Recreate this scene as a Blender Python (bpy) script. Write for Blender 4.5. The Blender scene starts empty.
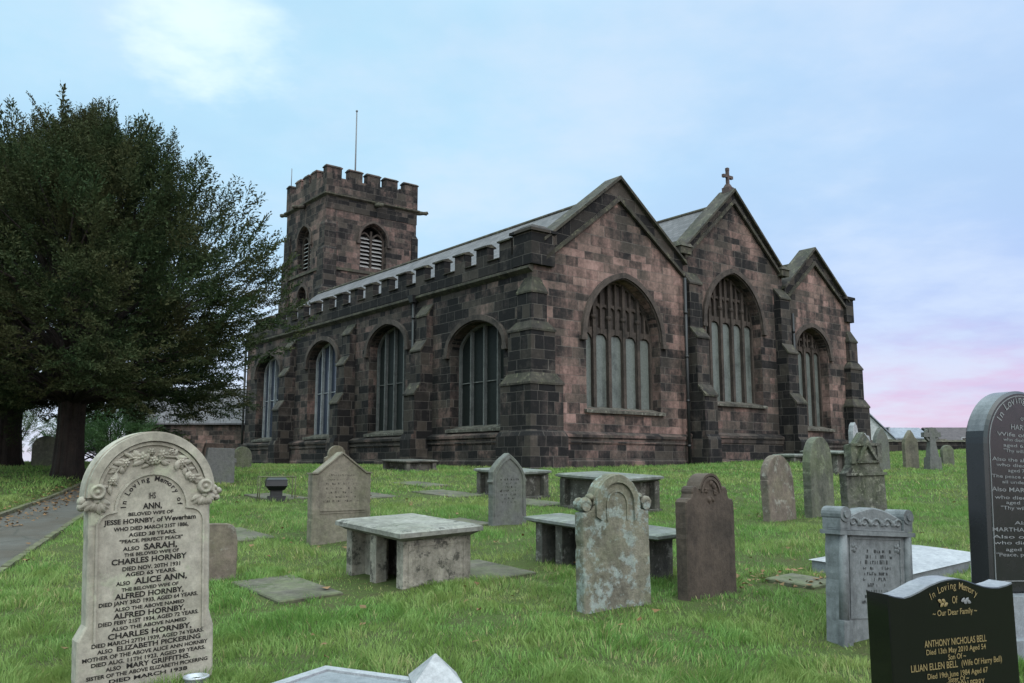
import bpy, bmesh, math, random
import numpy as np
from mathutils import Vector, Matrix
from mathutils.geometry import tessellate_polygon

R = math.radians
S = bpy.context.scene
COL = S.collection
random.seed(7)
rng = np.random.default_rng(11)

# ------------------------------------------------------------------ camera, sky, sun, exposure
EYE = Vector((0, 0, 1.6))
cd = bpy.data.cameras.new('camera'); cam = bpy.data.objects.new('camera', cd); COL.objects.link(cam)
cam.location = EYE; cam.rotation_euler = (R(98), 0, 0)
cd.sensor_width = 36; cd.lens = 860 / 1024 * 36; cd.clip_start = .05; cd.clip_end = 6000
S.camera = cam
SUN_DIR = Vector((.45, -.70, .55)).normalized()        # towards the sun
SUN_EL = math.asin(SUN_DIR.z); SUN_AZ = math.atan2(SUN_DIR.x, SUN_DIR.y)
world = bpy.data.worlds.new('World'); S.world = world; world.use_nodes = True
S.view_settings.view_transform = 'Standard'; S.view_settings.look = 'None'
S.view_settings.exposure = 0.13; S.view_settings.gamma = 1.0
S.cycles.max_bounces = 6; S.cycles.transparent_max_bounces = 8
S.cycles.use_denoising = True

def build_sky():
    nt = world.node_tree; nt.nodes.clear()
    N = lambda t, **k: _set(nt.nodes.new(t), k)
    L = nt.links.new
    def _set(n, k):
        for a, b in k.items(): setattr(n, a, b)
        return n
    def math_(op, a, b=None, c=None, clamp=False):
        n = N('ShaderNodeMath', operation=op, use_clamp=clamp)
        for i, v in enumerate((a, b, c)):
            if v is None: continue
            if isinstance(v, (int, float)): n.inputs[i].default_value = v
            else: L(v, n.inputs[i])
        return n.outputs[0]
    def smooth(v, lo, hi):
        n = N('ShaderNodeMapRange', interpolation_type='SMOOTHSTEP')
        L(v, n.inputs[0]); n.inputs[1].default_value = lo; n.inputs[2].default_value = hi
        return n.outputs[0]
    def mix(f, a, b, mode='MIX'):
        n = N('ShaderNodeMixRGB', blend_type=mode)
        if isinstance(f, (int, float)): n.inputs[0].default_value = f
        else: L(f, n.inputs[0])
        for i, v in ((1, a), (2, b)):
            if isinstance(v, tuple): n.inputs[i].default_value = (*v, 1)
            else: L(v, n.inputs[i])
        return n.outputs[0]
    tc = N('ShaderNodeTexCoord'); d = tc.outputs['Generated']
    sep = N('ShaderNodeSeparateXYZ'); L(d, sep.inputs[0]); X, Y, Z = sep.outputs
    zc = math_('MAXIMUM', Z, 0.0)
    # stretched cloud coordinates
    proj = N('ShaderNodeCombineXYZ'); den = math_('ADD', zc, .16)
    L(math_('DIVIDE', X, den), proj.inputs[0]); L(math_('DIVIDE', Y, den), proj.inputs[1])
    n1 = N('ShaderNodeTexNoise'); L(proj.outputs[0], n1.inputs['Vector']); n1.inputs['Scale'].default_value = .9
    n1.inputs['Detail'].default_value = 6; n1.inputs['Roughness'].default_value = .55
    n2 = N('ShaderNodeTexNoise'); L(proj.outputs[0], n2.inputs['Vector']); n2.inputs['Scale'].default_value = 3.2
    n2.inputs['Detail'].default_value = 5; n2.inputs['Roughness'].default_value = .6
    sky = N('ShaderNodeTexSky', sky_type='NISHITA', sun_disc=False, sun_elevation=SUN_EL, sun_rotation=SUN_AZ)
    # overcast dusk veil: cyan-grey high up, lavender lower down, rose band on the eastern horizon
    az = smooth(X, -.25, .55)
    high = mix(az, (5.0, 7.9, 9.7), (4.9, 6.9, 9.7))
    low = mix(az, (6.2, 7.5, 9.5), (4.5, 5.15, 8.9))
    base = mix(smooth(zc, .04, .34), low, high)
    streak = math_('MULTIPLY_ADD', n2.outputs[0], .09, math_('ADD', zc, -.045))
    rose = math_('MULTIPLY', math_('SUBTRACT', 1.0, smooth(streak, .045, .165)), smooth(X, -.6, .45))
    base = mix(rose, base, (7.4, 5.15, 7.6))
    warm = math_('MULTIPLY', math_('SUBTRACT', 1.0, smooth(streak, .0, .06)), .45)
    base = mix(warm, base, (8.6, 6.6, 7.4))
    cl = smooth(math_('MULTIPLY_ADD', n2.outputs[0], .45, n1.outputs[0]), .60, .92)
    base = mix(math_('MULTIPLY', cl, .62), base, (7.3, 8.4, 9.9))
    base = mix(math_('MULTIPLY', smooth(n1.outputs[0], .55, .3), .34), base, (4.0, 5.7, 8.2))
    # thin place in the cloud where the light comes through
    dot = N('ShaderNodeVectorMath', operation='DOT_PRODUCT'); L(d, dot.inputs[0])
    g = Vector(((215 - 512) / 860, math.cos(R(8)) - math.sin(R(8)) * 306 / 860, math.sin(R(8)) + math.cos(R(8)) * 306 / 860)).normalized()
    dot.inputs[1].default_value = g
    wob = math_('MULTIPLY_ADD', n2.outputs[0], .014, math_('MULTIPLY_ADD', n1.outputs[0], .012, math_('ADD', dot.outputs['Value'], -.013)))
    base = mix(math_('MULTIPLY', smooth(wob, .9948, 1.0004), .75), base, (9.4, 11.0, 11.0))
    base = mix(.12, base, mix(1.0, sky.outputs[0], (1.2, 1.2, 1.2), 'MULTIPLY'))
    # overcast sky, brightest overhead; unseen parts above and behind boosted to light the scene
    k = math_('MULTIPLY_ADD', smooth(zc, .47, .95), ZENITH, 1.0)
    k2 = math_('MULTIPLY_ADD', smooth(Y, .1, -.7), BACK, k)
    com = N('ShaderNodeCombineXYZ')
    e = math_('SUBTRACT', k2, 1.0)
    for i, w in enumerate((1.18, 1.0, .76)): L(math_('MULTIPLY_ADD', e, w, 1.0), com.inputs[i])
    base = mix(1.0, base, com.outputs[0], 'MULTIPLY')
    base = mix(smooth(math_('ADD', Z, .03), .0, .03), (.9, 1.1, .7), base)
    bg = N('ShaderNodeBackground'); L(base, bg.inputs[0]); bg.inputs[1].default_value = .1
    out = N('ShaderNodeOutputWorld'); L(bg.outputs[0], out.inputs[0])
ZENITH, BACK = 4.3, 1.5
build_sky()
sd = bpy.data.lights.new('sun', 'SUN'); sd.energy = .9; sd.angle = R(14); sd.color = (1, .95, .9)
so = bpy.data.objects.new('sun', sd); COL.objects.link(so)
so.rotation_euler = (-SUN_DIR).to_track_quat('-Z', 'Y').to_euler()

# ------------------------------------------------------------------ materials
MATS = {}
class NB:
    """small node-building helper"""
    def __init__(s, name, rough=.9, spec=.3):
        m = bpy.data.materials.new(name); m.use_nodes = True; s.m = m; s.nt = m.node_tree
        s.b = s.nt.nodes['Principled BSDF']; s.b.inputs['Roughness'].default_value = rough
        s.b.inputs['Specular IOR Level'].default_value = spec
        s.tc = s.nt.nodes.new('ShaderNodeTexCoord'); MATS[name] = m
    def n(s, t, **k):
        x = s.nt.nodes.new(t)
        for a, b in k.items(): setattr(x, a, b)
        return x
    def put(s, sock, v):
        if isinstance(v, (int, float)): sock.default_value = v
        elif isinstance(v, tuple): sock.default_value = (*v, 1) if len(v) == 3 and sock.type == 'RGBA' else v
        else: s.nt.links.new(v, sock)
    def noise(s, scale, detail=5, rough=.6, vec=None, stretch=None, out=0):
        t = s.n('ShaderNodeTexNoise'); v = vec or s.tc.outputs['Object']
        if stretch:
            mp = s.n('ShaderNodeMapping'); s.put(mp.inputs[0], v); mp.inputs['Scale'].default_value = stretch; v = mp.outputs[0]
        s.put(t.inputs['Vector'], v); t.inputs['Scale'].default_value = scale
        t.inputs['Detail'].default_value = detail; t.inputs['Roughness'].default_value = rough
        return t.outputs[out]
    def ramp(s, v, *stops):
        r = s.n('ShaderNodeValToRGB'); s.put(r.inputs[0], v); e = r.color_ramp.elements
        while len(e) < len(stops): e.new(.5)
        for el, (p, c) in zip(e, stops):
            el.position = p; el.color = (*c, 1) if isinstance(c, tuple) else (c, c, c, 1)
        return r.outputs[0]
    def mix(s, f, a, b, mode='MIX'):
        n = s.n('ShaderNodeMixRGB', blend_type=mode)
        s.put(n.inputs[0], f); s.put(n.inputs[1], a); s.put(n.inputs[2], b); return n.outputs[0]
    def math(s, op, a, b=0., c=0., clamp=False):
        n = s.n('ShaderNodeMath', operation=op, use_clamp=clamp)
        for i, v in enumerate((a, b, c)): s.put(n.inputs[i], v)
        return n.outputs[0]
    def bump(s, h, strength=.4, dist=.02):
        b = s.n('ShaderNodeBump'); b.inputs['Strength'].default_value = strength; b.inputs['Distance'].default_value = dist
        s.put(b.inputs['Height'], h); s.put(s.b.inputs['Normal'], b.outputs[0]); return b
    def col(s, c): s.put(s.b.inputs['Base Color'], c); return s.m

def masonry(name, soot, pinkness=1.0, bw=.86, bh=.34):
    """coursed red sandstone; soot (0..1) = how much of this part is blackened"""
    q = NB(name, .92, .2)
    uv = q.tc.outputs['UV']
    # wavering joints, and every course with its own shift and its own stretching of stone lengths
    wob = q.n('ShaderNodeVectorMath', operation='MULTIPLY_ADD')
    q.put(wob.inputs[0], q.noise(1.7, 3, .5, uv, out=1)); wob.inputs[1].default_value = (.06, .045, 0); q.put(wob.inputs[2], uv)
    sp = q.n('ShaderNodeSeparateXYZ'); q.put(sp.inputs[0], wob.outputs[0])
    cy = q.n('ShaderNodeCombineXYZ'); q.put(cy.inputs[1], sp.outputs[1])
    yv = q.math('MULTIPLY_ADD', q.noise(.9, 1, .5, cy.outputs[0]), .55, sp.outputs[1])
    row = q.math('FLOOR', q.math('DIVIDE', yv, bh))
    wn = q.n('ShaderNodeTexWhiteNoise', noise_dimensions='1D'); q.put(wn.inputs['W'], row)
    c1 = q.n('ShaderNodeCombineXYZ'); q.put(c1.inputs[0], sp.outputs[0]); q.put(c1.inputs[1], q.math('MULTIPLY', row, 7.31))
    lenv = q.noise(.55, 1, .5, c1.outputs[0])
    cx = q.n('ShaderNodeCombineXYZ'); q.put(cx.inputs[0], q.math('MULTIPLY_ADD', lenv, 1.9, q.math('MULTIPLY_ADD', wn.outputs[0], 3.1, sp.outputs[0]))); q.put(cx.inputs[1], yv)
    br = q.n('ShaderNodeTexBrick', offset=.5, offset_frequency=2, squash=.72, squash_frequency=3)
    q.put(br.inputs['Vector'], cx.outputs[0]); br.inputs['Scale'].default_value = 1
    br.inputs['Color1'].default_value = (0, 0, 0, 1); br.inputs['Color2'].default_value = (1, 1, 1, 1); br.inputs['Mortar'].default_value = (.5, .5, .5, 1)
    br.inputs['Mortar Size'].default_value = .009; br.inputs['Mortar Smooth'].default_value = .25
    br.inputs['Brick Width'].default_value = bw; br.inputs['Row Height'].default_value = bh
    per = br.outputs[0]
    big = q.noise(.35, 4, .6); fine = q.noise(7, 6, .7); mid = q.noise(1.6, 5, .65)
    stain = q.noise(1.1, 5, .6, stretch=(1, 1, .22))
    tn = q.noise(2.6, 5, .7)
    t = q.math('MULTIPLY_ADD', big, 1.3, q.math('MULTIPLY', per, .43))
    t = q.math('ADD', t, q.math('MULTIPLY_ADD', stain, 1.2, q.math('MULTIPLY_ADD', tn, .70, q.math('MULTIPLY_ADD', fine, .4, -1.42 - soot))))
    p = pinkness
    stone = q.ramp(t, (.0, (.011, .010, .0105)), (.18, (.024, .020, .0195)), (.36, (.074, .052, .046)),
                   (.54, (.155 * p, .098 * p, .085 * p)), (.88, (.30 * p, .188 * p, .164 * p)))
    hue = q.n('ShaderNodeTexWhiteNoise', noise_dimensions='1D'); q.put(hue.inputs['W'], q.math('MULTIPLY', per, 91.7))
    stone = q.mix(q.math('MULTIPLY', q.ramp(hue.outputs[0], (.55, 0.), (.9, 1.)), .55), stone, q.mix(.5, stone, (.145, .118, .095)))
    stone = q.mix(q.math('MULTIPLY', q.ramp(mid, (.55, 0.), (.8, 1.)), .35), stone, (.17, .14, .12))
    stone = q.mix(.6, stone, q.ramp(fine, (.25, .4), (.75, 1.)), 'MULTIPLY')
    mort = q.mix(mid, (.05, .045, .041), (.20, .18, .16))
    q.col(q.mix(q.math('MULTIPLY', br.outputs['Fac'], .55), stone, mort))
    h = q.math('MULTIPLY_ADD', br.outputs['Fac'], -1.0, q.math('MULTIPLY_ADD', fine, .6, q.math('MULTIPLY', per, .5)))
    q.bump(h, .8, .03); return q.m

def dressed(name, a, b, c=None, rough=.9, scale=2.2, green=0., bumpd=.012, streak=.6, cth=.56):
    """plain weathered stone: mottled a->b, lichen c, algae"""
    q = NB(name, rough, .25)
    oi = q.n('ShaderNodeObjectInfo')
    off = q.n('ShaderNodeVectorMath', operation='ADD'); q.put(off.inputs[0], q.tc.outputs['Object'])
    sc_ = q.n('ShaderNodeVectorMath', operation='SCALE'); q.put(sc_.inputs[0], oi.outputs['Location']); sc_.inputs['Scale'].default_value = 1.7
    q.put(off.inputs[1], sc_.outputs[0]); v = off.outputs[0]
    n1 = q.noise(scale, 7, .7, v); n2 = q.noise(scale * 9, 6, .75, v); st = q.noise(scale * 1.9, 6, .68, v, (1, 1, .14)); n6 = q.noise(scale * 3.1, 6, .7, v)
    t = q.math('ADD', q.math('MULTIPLY', n1, .75), q.math('MULTIPLY_ADD', st, streak, q.math('MULTIPLY_ADD', n6, .45, -.42 - .1 * (streak - .6))))
    c0 = q.mix(q.ramp(t, (.26, 0.), (.62, 1.)), a, b)
    if c:
        n3 = q.noise(scale * 1.7, 6, .7, v, out=0); n4 = q.noise(scale * 2.6 + 1, 6, .72, v)
        c0 = q.mix(q.math('MULTIPLY', q.ramp(n4, (cth, 0.), (cth + .07, 1.)), .8), c0, c)
    if green:
        n5 = q.noise(scale * 1.1, 6, .7, v)
        c0 = q.mix(q.math('MULTIPLY', q.ramp(n5, (.42, 0.), (.66, 1.)), green), c0, (.10, .13, .045))
    c0 = q.mix(.62, c0, q.ramp(n2, (.32, .35), (.66, 1.)), 'MULTIPLY')
    q.col(c0); q.bump(q.math('MULTIPLY_ADD', n1, 1.4, q.math('MULTIPLY_ADD', n6, .8, n2)), .75, bumpd); return q.m

def plain(name, c, rough=.5, metal=0., spec=.5, var=.25):
    q = NB(name, rough, spec); q.b.inputs['Metallic'].default_value = metal
    n = q.noise(9, 5, .6); d = tuple(x * (1 - var) for x in c)
    q.col(q.mix(n, c, d)); q.put(q.b.inputs['Roughness'], q.math('MULTIPLY_ADD', n, .2, rough - .1)); return q.m

M_side = masonry('side sandstone', .44)
M_gable = masonry('gable sandstone', .20, 1.05)
M_nave = masonry('nave gable sandstone', .36, 1.0)
M_butt = masonry('buttress sandstone', .60, .9, .62, .38)
M_par = masonry('parapet sandstone', .66, .85, .95, .42)
M_tower = masonry('tower sandstone', .32, .9, .8, .4)
M_towerp = masonry('tower parapet sandstone', .40, .85, .75, .42)
M_trim = dressed('sooty moulding stone', (.014, .013, .0125), (.075, .064, .052), (.13, .12, .085), scale=1.4, green=.16)
M_hood = dressed('hood mould stone', (.02, .017, .016), (.085, .066, .056), scale=1.6)
M_cop = dressed('coping stone', (.010, .0095, .009), (.060, .050, .042), (.12, .11, .075), scale=1.2, green=.12)
M_cbl = masonry('coping blockwork', .74, .8, .9, .5)
M_band = dressed('sooty coping band', (.012, .011, .011), (.075, .060, .050), (.13, .115, .085), scale=1.0, green=.10, bumpd=.03)
M_mull_e = dressed('tracery stone', (.02, .017, .015), (.075, .058, .049), scale=1.8)
M_mull_s = dressed('pale mullion stone', (.17, .17, .175), (.34, .34, .35), scale=3)
M_mull_d = dressed('dull mullion stone', (.07, .07, .068), (.15, .15, .145), scale=3)
M_sill = dressed('sill stone', (.025, .023, .02), (.12, .11, .09), (.22, .21, .18), scale=2)
M_board = dressed('weathered glazing sheet', (.025, .03, .028), (.125, .138, .128), rough=.4, scale=1.3, bumpd=.002, streak=.9)
M_dkglass = plain('leaded dark glass', (.022, .026, .028), .22, 0, .5)
M_mesh = plain('glass behind wire guard', (.013, .016, .015), .6, 0, .2, .6)
M_brglass = plain('bluish old glass', (.03, .038, .06), .2, 0, .4, .6)
M_trglass = dressed('tracery infill', (.025, .021, .020), (.075, .062, .056), scale=2.4)
M_iron = plain('black painted iron', (.012, .012, .013), .5, 0, .4)
M_pole = plain('grey painted pole', (.10, .10, .11), .5)
M_louv = plain('weathered louvre slats', (.26, .255, .25), .7)
M_dark = plain('dark void', (.006, .006, .006), .9, 0, .1)

def slate():
    q = NB('slate roof', .7, .2); uv = q.tc.outputs['UV']
    br = q.n('ShaderNodeTexBrick', offset=.5, squash=1.); q.put(br.inputs['Vector'], uv)
    br.inputs['Scale'].default_value = 1; br.inputs['Brick Width'].default_value = .34; br.inputs['Row Height'].default_value = .26
    br.inputs['Mortar Size'].default_value = .012; br.inputs['Color1'].default_value = (.055, .052, .060, 1); br.inputs['Color2'].default_value = (.115, .107, .118, 1)
    br.inputs['Mortar'].default_value = (.03, .03, .032, 1)
    n = q.noise(1.2, 5, .6); f = q.noise(9, 5, .7)
    c = q.mix(q.math('MULTIPLY', n, .5), br.outputs[0], (.11, .10, .098))
    q.col(q.mix(.4, c, q.ramp(f, (.3, .6), (.7, 1.)), 'MULTIPLY'))
    q.bump(q.math('MULTIPLY_ADD', br.outputs['Fac'], -1., q.math('MULTIPLY', f, .4)), .6, .015); return q.m
M_slate = slate()

def ground_mat():
    q = NB('turf soil', 1., .1)
    a = q.noise(.35, 5, .6); b = q.noise(6, 6, .7); c = q.noise(40, 3, .7)
    g = q.mix(a, (.050, .080, .022), (.085, .105, .036))
    g = q.mix(q.math('MULTIPLY', q.ramp(b, (.45, 0.), (.7, 1.)), .7), g, (.075, .060, .036))
    q.col(q.mix(.6, g, q.ramp(c, (.3, .45), (.7, 1.)), 'MULTIPLY')); q.bump(q.math('ADD', b, c), .8, .05); return q.m
M_ground = ground_mat()

def leafy(name, c1, c2, c3, trans=.25, scale=.35, rough=.6):
    q = NB(name, rough, .25); gi = q.n('ShaderNodeNewGeometry')
    r = gi.outputs['Random Per Island']; n = q.noise(scale, 5, .65)
    c = q.mix(r, c1, c2); c = q.mix(q.ramp(n, (.42, 0.), (.68, 1.)), c, c3)
    q.col(c)
    if trans:
        tr = q.n('ShaderNodeBsdfTranslucent'); q.put(tr.inputs[0], c)
        mx = q.n('ShaderNodeMixShader'); mx.inputs[0].default_value = trans
        q.put(mx.inputs[1], q.b.outputs[0]); q.put(mx.inputs[2], tr.outputs[0])
        q.put(q.nt.nodes['Material Output'].inputs[0], mx.outputs[0])
    return q.m
M_grass = leafy('grass blades', (.072, .158, .034), (.152, .262, .062), (.205, .25, .075), .35, .55)
M_straw = leafy('dry blades', (.22, .21, .085), (.28, .25, .12), (.20, .22, .08), .2)
M_yew = leafy('yew needles', (.014, .027, .012), (.032, .046, .019), (.046, .044, .020), .15, .5, .85)
for n_ in M_yew.node_tree.nodes:
    if n_.type == 'BSDF_PRINCIPLED': n_.inputs['Specular IOR Level'].default_value = .06
M_bush = leafy('shrub leaves', (.018, .046, .014), (.036, .078, .022), (.05, .095, .03), .2, .4)
M_bush2 = leafy('pale shrub leaves', (.05, .08, .035), (.08, .11, .05), (.06, .085, .04), .2, .4)
M_bark = dressed('yew bark', (.010, .008, .007), (.030, .022, .018), scale=2.5, bumpd=.05)
M_dead = leafy('fallen leaf', (.10, .05, .02), (.18, .10, .045), (.14, .08, .03), .1)

# ------------------------------------------------------------------ mesh building
class MB:
    def __init__(s, off=(0, 0, 0)): s.v = []; s.f = []; s.off = Vector(off); s.sm = []
    def add(s, vs, fs, smooth=False):
        b = len(s.v); s.v += [tuple(Vector(p) - s.off) for p in vs]
        s.f += [tuple(i + b for i in f) for f in fs]; s.sm += [smooth] * len(fs); return s
    def box(s, x0, x1, y0, y1, z0, z1):
        return s.add([(x0, y0, z0), (x1, y0, z0), (x1, y1, z0), (x0, y1, z0), (x0, y0, z1), (x1, y0, z1), (x1, y1, z1), (x0, y1, z1)],
                     [(0, 3, 2, 1), (4, 5, 6, 7), (0, 1, 5, 4), (1, 2, 6, 5), (2, 3, 7, 6), (3, 0, 4, 7)])
    def frust(s, r0, z0, r1, z1):
        """box whose bottom rectangle r0 (x0,x1,y0,y1) differs from its top r1"""
        a, b = r0, r1
        return s.add([(a[0], a[2], z0), (a[1], a[2], z0), (a[1], a[3], z0), (a[0], a[3], z0), (b[0], b[2], z1), (b[1], b[2], z1), (b[1], b[3], z1), (b[0], b[3], z1)],
                     [(0, 3, 2, 1), (4, 5, 6, 7), (0, 1, 5, 4), (1, 2, 6, 5), (2, 3, 7, 6), (3, 0, 4, 7)])
    def prism(s, poly, d0, d1, holes=(), plane='xz', bev=0.):
        """polygon (a,b) with holes extruded along the third axis from d0 to d1; bev chamfers the d0 side"""
        def area(p): return sum(p[i][0] * p[(i + 1) % len(p)][1] - p[(i + 1) % len(p)][0] * p[i][1] for i in range(len(p)))
        P = {'xz': lambda a, b, d: (a, d, b), 'yz': lambda a, b, d: (d, a, b), 'xy': lambda a, b, d: (a, b, d)}[plane]
        loops = [list(poly) if area(poly) > 0 else list(poly)[::-1]] + [list(h) if area(h) < 0 else list(h)[::-1] for h in holes]
        flat = [p for l in loops for p in l]
        tris = tessellate_polygon([[Vector((a, b, 0)) for a, b in l] for l in loops])
        def inset(l, c):
            n = len(l); o = []
            for i in range(n):
                p0, p1, p2 = l[i - 1], l[i], l[(i + 1) % n]
                e1 = Vector((p1[0] - p0[0], p1[1] - p0[1])); e2 = Vector((p2[0] - p1[0], p2[1] - p1[1]))
                if e1.length < 1e-9 or e2.length < 1e-9: o.append(p1); continue
                e1.normalize(); e2.normalize()
                n1 = Vector((-e1.y, e1.x)); n2 = Vector((-e2.y, e2.x)); m = n1 + n2
                if m.length < .3: m = n1
                m = m / max(m.length_squared, .5) * 2 if m.length_squared > 0 else n1
                o.append((p1[0] + m.x * c, p1[1] + m.y * c))
            return o
        n = len(flat); vs = []; fs = []
        sgn = 1 if d1 > d0 else -1
        front = [q for l in loops for q in (inset(l, bev) if bev else l)]
        vs += [P(a, b, d0) for a, b in front]
        back = [q for l in loops for q in (inset(l, bev) if bev else l)]
        vs += [P(a, b, d1) for a, b in back]
        rings = [(0, n)]
        if bev:
            vs += [P(a, b, d0 + sgn * bev) for a, b in flat]; vs += [P(a, b, d1 - sgn * bev) for a, b in flat]
            rings = [(0, 2 * n), (2 * n, 3 * n), (3 * n, n)]
        flip = (plane == 'yz') != (sgn < 0)
        def F(f): fs.append(tuple(f) if not flip else tuple(f)[::-1])
        for t in tris:
            t = list(t)
            a, b, c = (flat[i] for i in t)
            ar = (b[0] - a[0]) * (c[1] - a[1]) - (c[0] - a[0]) * (b[1] - a[1])
            if abs(ar) < 1e-12: continue
            if ar < 0: t = t[::-1]
            F(t); F([i + n for i in t[::-1]])
        st = 0
        for l in loops:
            m = len(l)
            for i in range(m):
                j = (i + 1) % m
                for r0, r1 in rings: F((r0 + st + i, r1 + st + i, r1 + st + j, r0 + st + j)) if False else F((r0 + st + j, r0 + st + i, r1 + st + i, r1 + st + j))
            st += m
        if plane == 'xy': fs = [f[::-1] for f in fs]
        return s.add(vs, fs)
    def band(s, pts_in, pts_out, d0, d1, plane='xz', closed=False):
        """strip between two polylines, extruded"""
        P = {'xz': lambda a, b, d: (a, d, b), 'yz': lambda a, b, d: (d, a, b)}[plane]
        n = len(pts_in); vs = [P(*p, d0) for p in pts_in] + [P(*p, d0) for p in pts_out] + [P(*p, d1) for p in pts_in] + [P(*p, d1) for p in pts_out]
        fs = []
        m = n if closed else n - 1
        for i in range(m):
            j = (i + 1) % n
            fs += [(i, j, n + j, n + i), (2 * n + j, 2 * n + i, 3 * n + i, 3 * n + j), (n + i, n + j, 3 * n + j, 3 * n + i), (j, i, 2 * n + i, 2 * n + j)]
        if not closed: fs += [(0, n, 3 * n, 2 * n), (n - 1, 3 * n - 1, 4 * n - 1, 2 * n - 1)]
        return s.add(vs, fs)
    def tube(s, pts, rad, seg=8, cap=True, smooth=True):
        pts = [Vector(p) for p in pts]; rad = rad if isinstance(rad, (list, tuple)) else [rad] * len(pts)
        vs = []; fs = []; up0 = None
        for i, p in enumerate(pts):
            t = (pts[min(i + 1, len(pts) - 1)] - pts[max(i - 1, 0)]).normalized()
            if up0 is None: up0 = t.orthogonal().normalized()
            up0 = (up0 - t * up0.dot(t)).normalized(); w = t.cross(up0)
            for k in range(seg):
                a = 2 * math.pi * k / seg; vs.append(p + (up0 * math.cos(a) + w * math.sin(a)) * rad[i])
        for i in range(len(pts) - 1):
            for k in range(seg):
                k2 = (k + 1) % seg; fs.append((i * seg + k, i * seg + k2, (i + 1) * seg + k2, (i + 1) * seg + k))
        if cap: fs += [tuple(range(seg))[::-1], tuple((len(pts) - 1) * seg + k for k in range(seg))]
        return s.add(vs, fs, smooth)
    def lathe(s, prof, c=(0, 0, 0), seg=20, axis='z'):
        vs = []; fs = []
        for r, h in prof:
            for k in range(seg):
                a = 2 * math.pi * k / seg; x, y = r * math.cos(a), r * math.sin(a)
                vs.append((c[0] + x, c[1] + y, c[2] + h) if axis == 'z' else (c[0] + x, c[1] - h, c[2] + y))
        for i in range(len(prof) - 1):
            for k in range(seg):
                k2 = (k + 1) % seg; fs.append((i * seg + k, i * seg + k2, (i + 1) * seg + k2, (i + 1) * seg + k))
        return s.add(vs, fs, True)
    def blob(s, c, r, seg=8, rings=5):
        vs = []; fs = []
        for i in range(rings + 1):
            t = math.pi * i / rings
            for k in range(seg):
                a = 2 * math.pi * k / seg
                vs.append((c[0] + r[0] * math.sin(t) * math.cos(a), c[1] + r[1] * math.sin(t) * math.sin(a), c[2] + r[2] * math.cos(t)))
        for i in range(rings):
            for k in range(seg):
                k2 = (k + 1) % seg; fs.append((i * seg + k, (i + 1) * seg + k, (i + 1) * seg + k2, i * seg + k2))
        return s.add(vs, fs, True)
    def build(s, name, mat, parent=None, uv=True):
        me = bpy.data.meshes.new(name); me.from_pydata(s.v, [], s.f); me.validate(); me.update()
        bm = bmesh.new(); bm.from_mesh(me); bmesh.ops.recalc_face_normals(bm, faces=bm.faces); bm.to_mesh(me); bm.free()
        if mat: me.materials.append(mat)
        if len(me.polygons) == len(s.sm): me.polygons.foreach_set('use_smooth', s.sm)
        if uv: box_uv(me)
        o = bpy.data.objects.new(name, me); COL.objects.link(o)
        if parent: o.parent = parent
        return o
def box_uv(me):
    l = me.uv_layers.new(name='UVMap'); data = np.zeros(len(me.loops) * 2, np.float32)
    for p in me.polygons:
        n = p.normal
        for li in p.loop_indices:
            c = me.vertices[me.loops[li].vertex_index].co
            if abs(n.z) > .9: u, w = c.x, c.y
            elif abs(n.x) > abs(n.y): u, w = c.y, c.z / max(.3, math.sqrt(1 - n.z * n.z))
            else: u, w = c.x, c.z / max(.3, math.sqrt(1 - n.z * n.z))
            data[li * 2] = u; data[li * 2 + 1] = w
    l.data.foreach_set('uv', data)
def empty(name, loc, rz=0., tilt=None):
    o = bpy.data.objects.new(name, None); COL.objects.link(o); o.location = loc; o.rotation_euler = (0, 0, rz); o.empty_display_size = .2
    if tilt: o.rotation_euler = tilt
    return o
def tag(o, label, cat, group=None, kind=None):
    if label: o['label'] = label
    if cat: o['category'] = cat
    if group: o['group'] = group
    if kind: o['kind'] = kind
    return o
def fast_mesh(name, verts, faces_n, mat, n_per, uv=False):
    """numpy mesh, all faces with n_per corners"""
    me = bpy.data.meshes.new(name); nv = len(verts); nf = len(faces_n)
    me.vertices.add(nv); me.vertices.foreach_set('co', np.asarray(verts, np.float32).ravel())
    me.loops.add(nf * n_per); me.loops.foreach_set('vertex_index', np.asarray(faces_n, np.int32).ravel())
    me.polygons.add(nf); me.polygons.foreach_set('loop_start', np.arange(0, nf * n_per, n_per, dtype=np.int32))
    me.update(calc_edges=True); me.materials.append(mat)
    o = bpy.data.objects.new(name, me); COL.objects.link(o); return o

# ------------------------------------------------------------------ terrain
def smin(a, b, k=.25):
    h = np.clip(.5 + .5 * (b - a) / k, 0, 1); return b * (1 - h) + a * h - k * h * (1 - h)
PATH_R = [(-2.2, -4), (-4.3, 4), (-5.25, 7.5), (-6.01, 10.36), (-6.75, 12.58), (-7.8, 15.89), (-8.9, 19.5), (-10.1, 23.2), (-11.6, 28), (-14, 36), (-18, 46)]
PATH_L = [(-4.3, -4), (-6.2, 4), (-7.0, 7.5), (-7.7, 10.36), (-8.2, 12.6), (-8.95, 15.5), (-10.1, 19.6), (-11.25, 23.4), (-12.9, 28.2), (-15.3, 36.2), (-19.4, 46)]
def gz(x, y):
    x = np.asarray(x, float); y = np.asarray(y, float)
    z = smin(.055 * (y - 4), 1.45 + .045 * np.clip(x - 6, 0, 22))
    z = -smin(-z, .25 + 0 * z, .2)
    xl = np.interp(y, [p[1] for p in PATH_L], [p[0] for p in PATH_L])
    t = np.clip((xl - .05 - x) / .45, 0, 1) * np.clip((y - 3) / 4, 0, 1) * np.clip((40 - y) / 10, 0, 1)
    return z + .17 * t * t * (3 - 2 * t)
GZ = lambda x, y: float(gz(x, y))
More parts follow.
